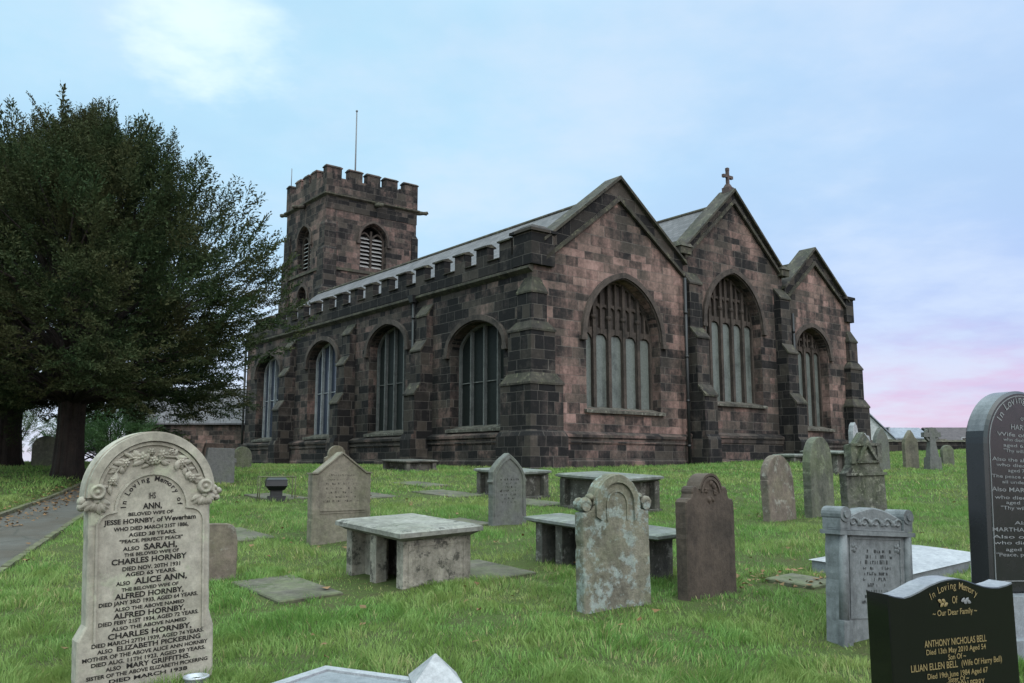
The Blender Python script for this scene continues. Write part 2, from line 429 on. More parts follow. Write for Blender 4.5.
def bumpy(x, y):
    return .018 * np.sin(x * 2.1 + 1.3 * np.sin(y * 1.7)) * np.sin(y * 2.6 + x) + .012 * np.sin(x * 5.3 + y * 4.1)
def build_ground():
    xs = np.concatenate([[-2500, -600, -200, -90], np.arange(-50, -20, 1.5), np.arange(-20, 22, .28), np.arange(22, 60, 1.5), [90, 200, 600, 2500]])
    ys = np.concatenate([[-2500, -300, -60, -20], np.arange(-8, 3, 1.), np.arange(3, 32, .28), np.arange(32, 80, 1.2), [110, 200, 600, 3000]])
    X, Y = np.meshgrid(xs, ys); Z = gz(X, Y)
    near = (Y > 3) & (Y < 60) & (abs(X) < 40)
    Z = Z + np.where(near, bumpy(X, Y), 0)
    nx, ny = len(xs), len(ys); V = np.stack([X, Y, Z], -1).reshape(-1, 3)
    i = np.arange(nx * ny).reshape(ny, nx); Fq = np.stack([i[:-1, :-1], i[:-1, 1:], i[1:, 1:], i[1:, :-1]], -1).reshape(-1, 4)
    o = fast_mesh('ground', V, Fq, M_ground, 4); o.data.polygons.foreach_set('use_smooth', [True] * len(Fq)); o['kind'] = 'structure'
build_ground()

def path_mat():
    q = NB('worn path paving', .85, .35); v = q.tc.outputs['Object']
    vo = q.n('ShaderNodeTexVoronoi', feature='DISTANCE_TO_EDGE'); q.put(vo.inputs['Vector'], v); vo.inputs['Scale'].default_value = 1.1
    n = q.noise(3, 6, .7); f = q.noise(30, 4, .7); g = q.noise(.7, 4, .6)
    c = q.mix(n, (.036, .033, .028), (.10, .092, .08)); c = q.mix(q.ramp(g, (.45, 0.), (.62, .8)), c, (.05, .038, .026))
    c = q.mix(q.math('MULTIPLY', q.ramp(vo.outputs['Distance'], (.0, 1.), (.035, 0.)), .7), c, (.03, .03, .022))
    q.col(q.mix(.6, c, q.ramp(f, (.3, .5), (.7, 1.)), 'MULTIPLY')); q.bump(q.math('ADD', n, f), .5, .02); return q.m
M_path = path_mat()
def resample(pts, step=.5):
    out = []
    for (a, b) in zip(pts[:-1], pts[1:]):
        n = max(1, int(math.dist(a, b) / step))
        out += [(a[0] + (b[0] - a[0]) * k / n, a[1] + (b[1] - a[1]) * k / n) for k in range(n)]
    return out + [pts[-1]]
ys_p = np.arange(-4, 46, .4)
pr = np.interp(ys_p, [p[1] for p in PATH_R], [p[0] for p in PATH_R]); pl = np.interp(ys_p, [p[1] for p in PATH_L], [p[0] for p in PATH_L])
m = MB(); vs = []; fs = []
for i, y in enumerate(ys_p):
    for k in range(6):
        x = pl[i] + (pr[i] - pl[i]) * k / 5; vs.append((x, y, float(smin(.055 * (y - 4), 1.45)) * (1 if y > 0 else 0) + (-.22 if y <= 0 else 0) + .03))
for i in range(len(ys_p) - 1):
    for k in range(5): a = i * 6 + k; fs.append((a, a + 1, a + 7, a + 6))
m.add(vs, fs, True); o = m.build('path', M_path); o['kind'] = 'structure'
M_kerb = dressed('mossy kerb stone', (.03, .028, .02), (.12, .11, .07), (.15, .15, .08), scale=2, green=.5)
m = MB()
for edge, w, h in ((pr, .10, .035), (pl, -.10, .085)):
    for i in range(len(ys_p) - 2):
        y0, y1 = ys_p[i] + .015, ys_p[i + 1] - .015; x0, x1 = edge[i], edge[i + 1]
        z0 = max(-.2, float(smin(.055 * (y0 - 4), 1.45))); z1 = max(-.2, float(smin(.055 * (y1 - 4), 1.45))); j = random.uniform(-.008, .012)
        m.add([(x0, y0, z0 - .1), (x0 + w, y0, z0 - .1), (x1 + w, y1, z1 - .1), (x1, y1, z1 - .1), (x0, y0, z0 + h + j), (x0 + w, y0, z0 + h + j), (x1 + w, y1, z1 + h + j), (x1, y1, z1 + h + j)],
              [(0, 3, 2, 1), (4, 5, 6, 7), (0, 1, 5, 4), (1, 2, 6, 5), (2, 3, 7, 6), (3, 0, 4, 7)])
o = m.build('path_kerb', M_kerb); o['kind'] = 'structure'

# ------------------------------------------------------------------ the church (local x along the gable wall, y along the side wall, z up)
CH = Vector((.7133, 30.0, 0)); CRZ = R(38.5); ZB = 1.3
def chw(x, y):                                        # church -> world plan
    c, s_ = math.cos(CRZ), math.sin(CRZ); return (CH.x + x * c - y * s_, CH.y + x * s_ + y * c)
church = empty('church', (CH.x, CH.y, ZB), CRZ)
tag(church, 'sooty red sandstone parish church with three gables, battlemented side wall and square tower', 'church')
OFF = (0, 0, ZB)
def cm(): return MB(OFF)
def arch_pts(c, h, zs, r, n=14, k=.9):
    """pointed arch from the right springing over the apex to the left springing"""
    out = []
    for i in range(-n, n + 1):
        t = math.sin(math.pi / 2 * i / n); a = abs(t)
        out.append((c - h * t, zs + r * (k * math.sqrt(max(0, 1 - a * a)) + (1 - k) * (1 - a))))
    return out
def opening(c, h, z0, zs, r, n=14, k=.9): return [(c - h, z0), (c + h, z0)] + arch_pts(c, h, zs, r, n, k)

WIN_E = [dict(c=4.62, h=2.02, z0=3.57, zs=6.35, r=2.3, k=.88, lights=5), dict(c=11.5, h=1.92, z0=4.12, zs=7.55, r=2.25, k=.85, lights=5),
         dict(c=17.42, h=1.38, z0=3.22, zs=6.75, r=1.22, k=.9, lights=4)]
WIN_S = [dict(c=3.36, h=1.72, z0=2.9, zs=5.95, r=1.0, k=.93, lights=4), dict(c=10.05, h=1.60, z0=2.9, zs=6.62, r=1.02, k=.93, lights=4),
         dict(c=16.4, h=1.60, z0=2.9, zs=6.62, r=1.0, k=.93, lights=4), dict(c=23.1, h=1.62, z0=2.9, zs=6.6, r=.95, k=.93, lights=4)]
# gable end walls (one part each, butted end to end)
GAB = [(0., 8.13, 4.40, 8.9, 9.25, 12.35, M_gable, 0), (8.13, 15.22, 11.68, 10.3, 10.3, 13.3, M_nave, 1), (15.22, 21.0, 17.85, 9.35, 9.0, 11.5, M_gable, 2)]
for x0, x1, xa, zl, zr, za, mt, k in GAB:
    w = WIN_E[k]
    cm().prism([(x0, 1.0), (x1, 1.0), (x1, zr), (xa, za), (x0, zl)], 0, .8, [opening(w['c'], w['h'], w['z0'], w['zs'], w['r'], k=w['k'])], 'xz').build('gable_wall', mt, church)
cm().prism([(.8, 1.0), (26.3, 1.0), (26.3, 8.52), (.8, 8.52)], 0, .8, [opening(w['c'], w['h'], w['z0'], w['zs'], w['r'], k=w['k']) for w in WIN_S], 'yz').build('side_wall', M_side, church)
cm().box(20.2, 21, .8, 26.3, 1, 8.6).build('side_wall', M_side, church)
cm().prism([(.8, 1.0), (20.2, 1.0), (20.2, 8.9), (17.85, 10.9), (15.3, 9.2), (14.9, 10.2), (11.68, 13.1), (8.4, 10.2), (8.0, 9.2), (4.4, 11.9), (.8, 9.)], 25.6, 26.3).build('end_wall', M_side, church)

def window(w, plane, P, frame_mat, pane_mat, mull_w, depth, tracery):
    """frame (mullions and tracery) with pane, hood mould and sill as its own pieces"""
    c, h, z0, zs, r, k, n = (w[q] for q in ('c', 'h', 'z0', 'zs', 'r', 'k', 'lights'))
    f = cm(); d0, d1 = depth, depth + .16
    lw = 2 * h / n
    def zarch(x):
        t = min(1, abs(x - c) / h); return zs + r * (k * math.sqrt(1 - t * t) + (1 - k) * (1 - t))
    op = arch_pts(c, h, zs, r, k=k); ins = arch_pts(c, h - .11, zs, r - .11, k=k)
    f.band([(c + h - .11, z0)] + ins + [(c - h + .11, z0)], [(c + h + .03, z0)] + arch_pts(c, h + .03, zs, r + .03, k=k) + [(c - h - .03, z0)], d0, d1, plane)
    Pm = {'xz': lambda a, b, d: (a, d, b), 'yz': lambda a, b, d: (d, a, b)}[plane]
    def bar(xa, za, zb, w_, e=0.):
        a = (xa - w_ / 2, d0 - e, za); b = (xa + w_ / 2, d1, zb)
        if plane == 'xz': f.box(a[0], b[0], a[1], b[1], a[2], b[2])
        else: f.box(a[1], b[1], a[0], b[0], a[2], b[2])
    for i in range(1, n): bar(c - h + i * lw, z0, zarch(c - h + i * lw) - .03, mull_w, .05)
    if tracery:
        zl = zs - .05
        for i in range(n):                                # cusped light heads
            xa = c - h + i * lw; xb = xa + lw; top = min(zarch(xa + .12), zarch(xb - .12), zl + .42)
            if top < zl + .12: continue
            hole = [(xa + lw / 2 - (lw / 2 - .04) * math.cos(t), zl - .30 + .52 * math.sin(t) ** .8) for t in [math.pi * j / 12 for j in range(13)]]
            f.prism([(xa, zl - .3)] + hole + [(xb, zl - .3), (xb, top), (xa, top)], d0 + .02, d1 - .02, (), plane)
            bar(xa + lw / 2, zl + .2, zarch(xa + lw / 2) - .02, mull_w * .62)
        for i in range(2 * n):                            # upper tier of small panels
            xa = c - h + i * lw / 2; xb = xa + lw / 2; zt = zl + r * .50
            top = min(zarch(xa + .02), zarch(xb - .02), zt + .22)
            if top < zt + .08: continue
            hole = [((xa + xb) / 2 - (lw / 4 - .02) * math.cos(t), zt - .12 + .24 * math.sin(t)) for t in [math.pi * j / 8 for j in range(9)]]
            f.prism([(xa, zt - .12)] + hole + [(xb, zt - .12), (xb, top), (xa, top)], d0 + .03, d1 - .03, (), plane)
        for i in range(1, n):                             # small quatrefoil bosses in the middle of the tracery
            if zarch(c - h + i * lw) > zl + r * .62: f.blob(Pm(c - h + i * lw, zl + r * .36, d0 + .02), (.13, .13, .13), 8, 4)
    else:
        for zz in (z0 + (zs - z0) * .58,): 
            if plane == 'yz': f.box(d0 + .05, d0 + .09, c - h, c + h, zz, zz + .035)
    fo = f.build('window', frame_mat, church)
    if tracery:
        zl = zs - .1
        p = cm(); p.prism([(c - h, z0), (c + h, z0), (c + h, zl + .2), (c - h, zl + .2)], d1 - .05, d1 - .02, (), plane); p.build('pane', pane_mat, fo)
        p = cm(); p.prism([(c - h, zl + .2), (c + h, zl + .2)] + [(x, z) for x, z in arch_pts(c, h, zs, r, k=k) if z > zl + .22], d1 - .03, d1 - .01, (), plane); p.build('tracery_pane', M_trglass, fo)
    else:
        p = cm(); p.prism(opening(c, h, z0, zs, r, k=k), d1 - .06, d1 - .03, (), plane); p.build('pane', pane_mat, fo)
    e = .26; hm = cm()
    a0 = [(c + h + .05, zs - .12)] + arch_pts(c, h + .05, zs, r + .05, k=k) + [(c - h - .05, zs - .12)]
    a1 = [(c + h + e, zs - .12)] + arch_pts(c, h + e, zs, r + e, k=k) + [(c - h - e, zs - .12)]
    hm.band(a0, a1, -.13, .02, plane)
    a2 = [(x, z) for x, z in arch_pts(c, h + .002, zs, r + .002, k=k)]; a3 = arch_pts(c, h + .06, zs, r + .06, k=k)
    hm.band(a2, a3, -.05, .03, plane)
    for sg in (-1, 1):                                    # label stops
        xx = c + sg * (h + .2); 
        if plane == 'xz': hm.box(xx - .14, xx + .14, -.16, .02, zs - .26, zs - .10)
        else: hm.box(-.16, .02, xx - .14, xx + .14, zs - .26, zs - .10)
    hm.build('hood_mould', M_hood, fo)
    sl = cm(); prof = [(-.14, z0 - .16), (depth + .1, z0 - .16), (depth + .1, z0 + .12), (-.14, z0 - .05)]
    if plane == 'xz': sl.prism([(a, b) for a, b in prof], c - h - .12, c + h + .12, (), 'yz')
    else: sl.prism(prof, c - h - .12, c + h + .12, (), 'xz')
    sl.build('sill', M_sill, fo)
    return fo
for i, w in enumerate(WIN_E): window(w, 'xz', 0, M_mull_e, M_board, .15, .42, True)
for i, w in enumerate(WIN_S):
    fo = window(w, 'yz', 0, M_mull_s if i >= 2 else M_mull_d, M_brglass if i >= 2 else M_mesh, .07, .42, False)

# plinth courses
def plinth(part, plane, a, b, zt, base=.9):
    prof = [(.01, base), (-.22, base), (-.22, 1.62), (-.17, 1.70), (-.17, zt - .36), (-.21, zt - .30), (-.21, zt - .16), (-.26, zt - .1), (-.26, zt), (-.02, zt + .12), (.01, zt + .12)]
    m = cm()
    m.prism(prof, a, b, (), 'yz' if plane == 'xz' else 'xz')
    return m.build(part, M_side, church)
plinth('plinth', 'xz', 1.36, 8.12, 2.6); plinth('plinth', 'xz', 8.121, 15.2, 2.72); plinth('plinth', 'xz', 15.201, 20.1, 2.6); plinth('plinth', 'yz', 1.56, 26.4, 2.6)
def moulding(plane, a, b, z):
    prof = [(.01, z - .12), (-.1, z - .05), (-.2, z + .02), (-.2, z + .1), (-.05, z + .17), (.01, z + .17)]
    m = cm(); m.prism(prof, a, b, (), 'yz' if plane == 'xz' else 'xz'); m.build('string_course', M_trim, church)
moulding('yz', -.05, 26.5, 8.44)
# battlemented side parapet
m = cm(); m.box(-.1, .25, -.08, 26.4, 8.612, 9.12); m.build('parapet', M_par, church)
for i in range(18):
    y = 1.42 + i * 1.457 + .0
    if y > 26: break
    p = cm().box(-.1, .2, y - .36, y + .36, 9.122, 9.70).build('merlon', M_par, church)
    q = cm(); q.prism([(-.2, 9.70), (.3, 9.70), (.3, 9.74), (.06, 9.84), (-.2, 9.76)], y - .39, y + .39, (), 'xz'); q.build('merlon_cap', M_cop, p)
    if y + .8 < 26.3:
        q = cm(); q.prism([(-.18, 9.122), (.3, 9.122), (.3, 9.15), (.06, 9.21), (-.18, 9.15)], y + .36, y + 1.097, (), 'xz'); q.build('crenel_cap', M_cop, p)
# corner pier of the parapet
m = cm(); m.box(-.16, .95, -.16, .9, 8.61, 9.80); m.frust((-.26, 1.03, -.26, 1.0), 9.80, (-.26, 1.03, -.26, 1.0), 9.90); m.frust((-.24, 1.0, -.24, .98), 9.90, (.1, .7, .1, .7), 10.12)
m.box(.2, .6, .2, .6, 10.12, 10.125); m.build('corner_pier', M_par, church)

def gable_coping(pl, pa, pr_, drop, low, mat):
    """raised gable parapet following the slopes: band flush-ish with the wall, capped by coping slabs with a moulding underneath"""
    (xl, zl), (xa, za), (xr, zr) = pl, pa, pr_
    b = cm()
    b.prism([(xl, zl), (xa, za), (xr, zr), (xr, zr - drop * .72), (xa, za - drop), (xl, zl - drop * .9)][::-1], -.06, .55, (), 'xz')
    bo = b.build('gable_parapet', M_cbl, church)
    m = cm(); sl, sr = (za - zl) / (xa - xl), (zr - za) / (xr - xa)
    o = .10
    m.prism([(xl - .12, zl - .12 * sl + o), (xa, za + o + .02), (xr + .12, zr + .12 * sr + o), (xr + .12, zr + .12 * sr - .02), (xa, za - .02), (xl - .12, zl - .12 * sl - .02)][::-1], -.22, .68, (), 'xz')
    m.build('coping', mat, bo)
    m = cm()
    m.prism([(xl + .0, zl - drop * .9 + .16), (xa, za - drop + .18), (xr, zr - drop * .72 + .14), (xr, zr - drop * .72), (xa, za - drop - .02), (xl, zl - drop * .9)][::-1], -.16, -.055, (), 'xz')
    m.build('moulding', mat, bo)
gable_coping((.55, 9.62), (4.40, 12.66), (8.12, 9.85), .88, 0, M_cop)
gable_coping((8.2, 10.5), (11.66, 13.62), (15.12, 10.5), .55, 0, M_cop)
gable_coping((15.32, 9.75), (17.85, 11.9), (20.6, 9.72), .75, 0, M_cop)
# kneelers and the pier on the far corner
m = cm(); m.box(7.82, 8.5, -.24, .7, 10.2, 10.5); m.frust((7.75, 8.6, -.3, .75), 10.5, (7.9, 8.45, -.15, .6), 10.75); m.build('kneeler', M_trim, church)
m = cm(); m.box(14.9, 15.5, -.24, .7, 10.2, 10.5); m.frust((14.85, 15.55, -.3, .75), 10.5, (15, 15.4, -.15, .6), 10.7); m.build('kneeler', M_trim, church)
m = cm(); m.box(20.45, 21.12, -.16, .8, 8.6, 9.75); m.box(20.35, 21.2, -.24, .9, 9.75, 9.88); m.build('corner_pier', M_par, church)
m = cm(); m.box(20.9, 21.1, .8, 26.3, 8.6, 9.5); m.build('parapet', M_par, church)
# apex cross
m = MB((0, 0, ZB + .2)); m.box(11.5, 11.86, .0, .4, 13.7, 14.05); m.frust((11.53, 11.83, .04, .36), 14.05, (11.6, 11.76, .12, .28), 14.22)
m.box(11.62, 11.74, .14, .26, 14.2, 14.92); m.box(11.42, 11.94, .145, .255, 14.52, 14.64)
for a, b in ((11.42, 14.58), (11.94, 14.58), (11.68, 14.92)): m.box(a - .07, a + .07, .135, .265, b - .08, b + .06)
m.build('apex_cross', dressed('cross stone', (.05, .04, .04), (.10, .07, .065)), church)

# roofs: thin slate slopes meeting at the ridge, with ridge tiles
def roof(xl, zl, xa, za, xr, zr, y0, y1):
    m = cm()
    m.prism([(xl, zl), (xa, za), (xr, zr), (xr, zr - .14), (xa, za - .14), (xl, zl - .14)][::-1], y0, y1, (), 'xz')
    o = m.build('roof', M_slate, church)
    l = o.data.uv_layers[0].data
    for p in o.data.polygons:
        if abs(p.normal.y) < .5:
            s_ = math.hypot(1, (za - zl) / (xa - xl))
            for li in p.loop_indices:
                c = o.data.vertices[o.data.loops[li].vertex_index].co; l[li].uv = (c.y, c.x * s_)
    r = cm(); 
    y = y0
    while y < y1 - .1:
        r.tube([(xa, y, za + .0), (xa, min(y + .44, y1), za + .0)], .10, 8, True, False); y += .45
    r.build('ridge_tiles', M_trim, o)
roof(.5, 9.13, 4.40, 12.13, 8.1, 9.28, .56, 26.2)
roof(8.16, 10.05, 11.66, 13.15, 15.2, 10.05, .56, 30.0)
roof(15.26, 9.3, 17.85, 11.35, 20.9, 8.95, .56, 26.2)
m = cm(); m.box(8.0, 8.3, .8, 30, 9.0, 10.05); m.box(15.05, 15.35, .8, 30, 9.0, 10.05); m.build('nave_wall', M_side, church)
m = cm(); m.box(8.2, 15.15, 26.3, 29.9, 1.2, 10.0); m.build('nave_wall', M_side, church)

# buttresses
def side_buttress(y, w=.78, drop=0.):
    m = cm(); d = drop
    prof = [(.0, 1.0), (-1.02, 1.0), (-1.02, 2.5), (-.95, 2.72), (-.86, 2.72), (-.86, 4.35 + d), (-.58, 4.75 + d), (-.58, 6.15 + d * .5), (-.32, 6.5 + d * .5), (-.32, 7.62), (-.03, 8.02), (0, 8.02)]
    m.prism(prof, y - w / 2, y + w / 2, (), 'xz'); o = m.build('buttress', M_butt, church)
    for (xa, za, xb, zb) in ((-.86, 4.35 + d, -.58, 4.75 + d), (-.58, 6.15 + d * .5, -.32, 6.5 + d * .5), (-.32, 7.62, -.0, 8.04)):
        cm().prism([(xa - .05, za - .07), (xa - .05, za - .0), (xb + .0, zb + .07), (xb, zb - .02), (xa, za - .07)], y - w / 2 - .03, y + w / 2 + .03, (), 'xz').build('weathering', M_cop, o)
for y in (6.75, 13.35, 19.95): side_buttress(y)
def gable_buttress(x, w, tops, pr_):
    m = cm(); p1, p2, p3 = pr_; z1, z2, z3 = tops
    prof = [(0, 1.0), (-p1 - .14, 1.0), (-p1 - .14, 2.5), (-p1, 2.72), (-p1, z1), (-p2, z1 + .38), (-p2, z2), (-p3, z2 + .35), (-p3, z3), (-.02, z3 + .4), (0, z3 + .4)]
    m.prism(prof, x - w / 2, x + w / 2, (), 'yz'); o = m.build('buttress', M_butt, church)
    for (ya, za, yb, zb) in ((-p1, z1, -p2, z1 + .38), (-p2, z2, -p3, z2 + .35), (-p3, z3, 0, z3 + .42)):
        cm().prism([(ya - .05, za - .07), (ya - .05, za), (yb, zb + .07), (yb, zb - .02), (ya, za - .07)], x - w / 2 - .03, x + w / 2 + .03, (), 'yz').build('weathering', M_cop, o)
gable_buttress(8.58, .78, (4.3, 6.7, 9.0), (.95, .62, .32)); gable_buttress(14.92, .78, (4.25, 6.55, 9.1), (.95, .62, .34))
def corner(x0, sx, part='corner_buttress'):
    """square clasping buttress at x0; sx=+1 grows towards +x from the left corner, -1 from the far corner"""
    m = cm(); caps = []
    def rect(p, a, b): return (x0 - p, x0 + a, -p, b) if sx > 0 else (x0 - a, x0 + p, -p, b)
    st = [(1.0, 2.5, .62, 1.12, 1.3), (2.5, 2.72, None, 0, 0), (2.72, 4.35, .50, 1.0, 1.18), (4.35, 4.66, None, 0, 0), (4.66, 6.25, .34, .78, .95), (6.25, 6.5, None, 0, 0), (6.5, 7.62, .2, .52, .6), (7.62, 8.12, None, 0, 0)]
    last = None
    for i, (za, zb, p, a, b) in enumerate(st):
        if p is not None: m.frust(rect(p, a, b), za, rect(p, a, b), zb); last = (p, a, b)
        else:
            nx = st[i + 1][2:] if i + 1 < len(st) else (-.02, .35, .4)
            m.frust(rect(*last), za, rect(*nx), zb)
            if za > 3:
                e = .035; l2 = (last[0] + e, last[1] + e, last[2] + e); n2 = (nx[0] + .02, nx[1] + .02, nx[2] + .02)
                c = cm(); c.frust(rect(*l2), za - .07, rect(*l2), za); c.frust(rect(*l2), za + .001, rect(*n2), zb + .04); caps.append(c)
    o = m.build(part, M_butt, church)
    for c in caps: c.build('weathering', M_cop, o)
corner(0, 1); corner(21, -1)
# rainwater pipes
def downpipe(x, y, z1, hopper=True):
    m = cm(); m.tube([(x, y, 1.2), (x, y, z1)], .065, 10)
    for z in np.arange(2.2, z1, 1.8): m.lathe([(.0, 0), (.085, 0), (.085, .1), (0, .1)], (x, y, z), 10)
    if hopper: m.frust((x - .13, x + .13, y - .13, y + .13), z1, (x - .2, x + .2, y - .2, y + .2), z1 + .3)
    m.build('downpipe', M_iron, church)
downpipe(-.17, 7.62, 8.3); downpipe(7.86, -.36, 9.1, False); downpipe(-.2, 26.1, 8.4); downpipe(15.75, -.15, 8.5, False)

# tower
TX0, TX1, TY0, TY1, TZS, TZC, TZM = 6.55, 13.85, 30.0, 36.5, 20.05, 21.35, 22.1
we = dict(c=10.3, h=1.05, z0=15.25, zs=17.35, r=1.15, k=.82); wn_ = dict(c=33.35, h=1.05, z0=15.1, zs=17.25, r=1.15, k=.82); wl = dict(c=33.35, h=.72, z0=11.6, zs=13.2, r=.75, k=.82)
def op(w): return opening(w['c'], w['h'], w['z0'], w['zs'], w['r'], 10, w['k'])
m = cm()
m.prism([(TX0, 1.2), (TX1, 1.2), (TX1, TZS), (TX0, TZS)], TY0, TY0 + .9, [op(we)], 'xz')
m.prism([(TY0 + .9, 1.2), (TY1, 1.2), (TY1, TZS), (TY0 + .9, TZS)], TX0, TX0 + .9, [op(wn_), op(wl)], 'yz')
m.box(TX1 - .9, TX1, TY0 + .9, TY1, 1.2, TZS); m.box(TX0 + .9, TX1 - .9, TY1 - .9, TY1, 1.2, TZS)
m.box(TX0 + .9, TX1 - .9, TY0 + .9, TY1 - .9, 19.6, 19.8)
tower = m.build('tower', M_tower, church)
m = cm(); m.box(TX0 - .06, TX1 + .06, TY0 - .06, TY0 + .5, TZS + .1, TZC); m.box(TX0 - .06, TX1 + .06, TY1 - .5, TY1 + .06, TZS + .1, TZC)
m.box(TX0 - .06, TX0 + .5, TY0 + .5, TY1 - .5, TZS + .1, TZC); m.box(TX1 - .5, TX1 + .06, TY0 + .5, TY1 - .5, TZS + .1, TZC)
m.build('tower_parapet', M_towerp, tower)
def run(a, b, seg):
    L_ = b - a; return [(a + L_ * s0, a + L_ * s1) for s0, s1 in seg]
SEG = [(0, .165), (.262, .37), (.45, .635), (.735, .84), (.915, 1.)]; SEG = [(0, .155), (.235, .375), (.43, .57), (.625, .765), (.845, 1.)]
def tmerlon(x0, x1, y0, y1):
    m = cm(); m.box(x0, x1, y0, y1, TZC + .001, TZM - .1); m.frust((x0 - .05, x1 + .05, y0 - .06, y1 + .06), TZM - .1, (x0 - .05, x1 + .05, y0 - .06, y1 + .06), TZM - .02)
    m.frust((x0 - .04, x1 + .04, y0 - .05, y1 + .05), TZM - .02, (x0 + .02, x1 - .02, y0 + .14, y1 - .14), TZM + .1); m.build('merlon', M_towerp, tower)
for a, b in run(TX0 - .06, TX1 + .06, SEG): tmerlon(a, b, TY0 - .06, TY0 + .5); tmerlon(a, b, TY1 - .5, TY1 + .06)
for a, b in run(TY0 - .06, TY1 + .06, SEG)[1:-1]: tmerlon(TX0 - .06, TX0 + .5, a, b); tmerlon(TX1 - .5, TX1 + .06, a, b)
def tstring(z, e, h):
    m = cm(); a, b, c, d = TX0 - e, TX1 + e, TY0 - e, TY1 + e
    m.frust((TX0 - .02, TX1 + .02, TY0 - .02, TY1 + .02), z - .12, (a, b, c, d), z); m.box(a, b, c, d, z + .001, z + h); m.build('string_course', M_trim, tower)
tstring(TZS, .2, .1); 
m = cm()
for (x0, x1, y0, y1) in ((TX0 - .1, TX1 + .1, TY0 - .12, TY0 + .02), (TX0 - .12, TX0 + .02, TY0 + .02, TY1 + .1)): m.box(x0, x1, y0, y1, 14.78, 14.98)
m.build('string_course', M_trim, tower)
m = cm(); m.box(TX0 - .03, TX1 + .03, TY0 - .035, TY0 + .01, 19.05, TZS - .13); m.build('sooty_band', masonry('band sandstone', .66, .85), tower)
for cx, cy, w_ in ((TX0, TY0, .75), (TX1, TY0, .4), (TX0, TY1, .85)):
    m = cm(); sx = 1 if cx == TX0 else -1; sy = 1 if cy == TY0 else -1
    for (e, za, zb, ww) in ((.3, 1.2, 13.6, w_ + .15), (.2, 13.6, 16.4, w_ + .05), (.11, 16.4, 18.2, w_)):
        xs_ = sorted((cx - sx * e, cx + sx * ww)); ys_ = sorted((cy - sy * e, cy + sy * ww)); m.box(*xs_, *ys_, za, zb - .25)
        e2 = e - .1; xs2 = sorted((cx - sx * e2, cx + sx * (ww - .05))); ys2 = sorted((cy - sy * e2, cy + sy * (ww - .05))); m.frust((*xs_, *ys_), zb - .249, (*xs2, *ys2), zb)
    m.build('clasping_buttress', M_butt, tower)
def belfry(w, plane, d, small=False):
    c, h, z0, zs, r, k = (w[q] for q in ('c', 'h', 'z0', 'zs', 'r', 'k')); P = d; f = cm()
    f.band([(c + h - .12, z0)] + arch_pts(c, h - .12, zs, r - .12, 10, k) + [(c - h + .12, z0)], [(c + h + .02, z0)] + arch_pts(c, h + .02, zs, r + .02, 10, k) + [(c - h - .02, z0)], d + .35, d + .55, plane)
    bx = (lambda a, b, y0, y1, za, zb: f.box(a, b, y0, y1, za, zb)) if plane == 'xz' else (lambda a, b, y0, y1, za, zb: f.box(y0, y1, a, b, za, zb))
    bx(c - .07, c + .07, d + .35, d + .55, z0, zs + r * .6)
    for sg in (-1, 1):                                    # pointed sub-lights and the eye above
        cc = c + sg * h / 2; a = arch_pts(cc, h / 2 - .06, zs - .1, .55, 8, .75); b = arch_pts(cc, h / 2 + .03, zs - .1, .68, 8, .75); f.band(a, b, d + .36, d + .54, plane)
    fo = f.build('belfry_window', M_mull_e, tower)
    l = cm(); z = z0 + .12
    while z < zs + .25:
        for sg in (-1, 1):
            xa, xb = sorted((c + sg * .09, c + sg * (h - .1))); prof = [(d + .42, z), (d + .78, z + .22), (d + .78, z + .27), (d + .42, z + .05)]
            l.prism(prof, xa, xb, (), 'yz') if plane == 'xz' else l.prism(prof, xa, xb, (), 'xz')
        z += .29
    if not small: l.build('louvres', M_louv, fo)
    b = cm(); b.prism(opening(c, h, z0, zs, r, 10, k), d + .84, d + .87, (), plane); b.build('backing', M_dark, fo)
    hm = cm(); hm.band([(c + h + .05, zs - .3)] + arch_pts(c, h + .05, zs, r + .05, 10, k) + [(c - h - .05, zs - .3)], [(c + h + .2, zs - .3)] + arch_pts(c, h + .22, zs, r + .22, 10, k) + [(c - h - .2, zs - .3)], d - .1, d + .02, plane)
    for sg in (-1, 1):
        xx = c + sg * (h + .18)
        hm.box(xx - .16, xx + .16, d - .18, d + .02, zs - .45, zs - .25) if plane == 'xz' else hm.box(d - .18, d + .02, xx - .16, xx + .16, zs - .45, zs - .25)
    hm.build('hood_mould', M_hood, fo)
belfry(we, 'xz', TY0); belfry(wn_, 'yz', TX0); belfry(wl, 'yz', TX0, True)
def gargoyle(p, d):
    m = cm(); p = Vector(p); d = Vector(d).normalized()
    m.tube([p - d * .1, p + d * .25, p + d * .55 + Vector((0, 0, .03)), p + d * .8 + Vector((0, 0, .05)), p + d * .85 - Vector((0, 0, .02))], [.19, .17, .13, .17, .10], 7); m.build('gargoyle', M_trim, tower)
gargoyle((TX1 + .1, TY0 + .1, TZS - .02), (1, -.25, 0)); gargoyle((TX0 + .1, TY1, TZS - .02), (-.3, 1, 0)); gargoyle((10.4, TY0 - .1, TZS - .15), (0, -1, -.3)); gargoyle((TX0 - .1, 33.4, TZS - .15), (-1, 0, -.3))
m = cm(); m.tube([(9.55, 31.6, 19.7), (9.55, 31.6, 27.3)], [.07, .045], 8); m.blob((9.55, 31.6, 27.35), (.09, .09, .09)); m.build('flagpole', M_pole, tower)
m = cm(); m.tube([(TX0 + .15, TY1 - .2, 21.9), (TX0 + .15, TY1 - .2, 23.6)], .03, 6); m.build('lightning_rod', M_pole, tower)

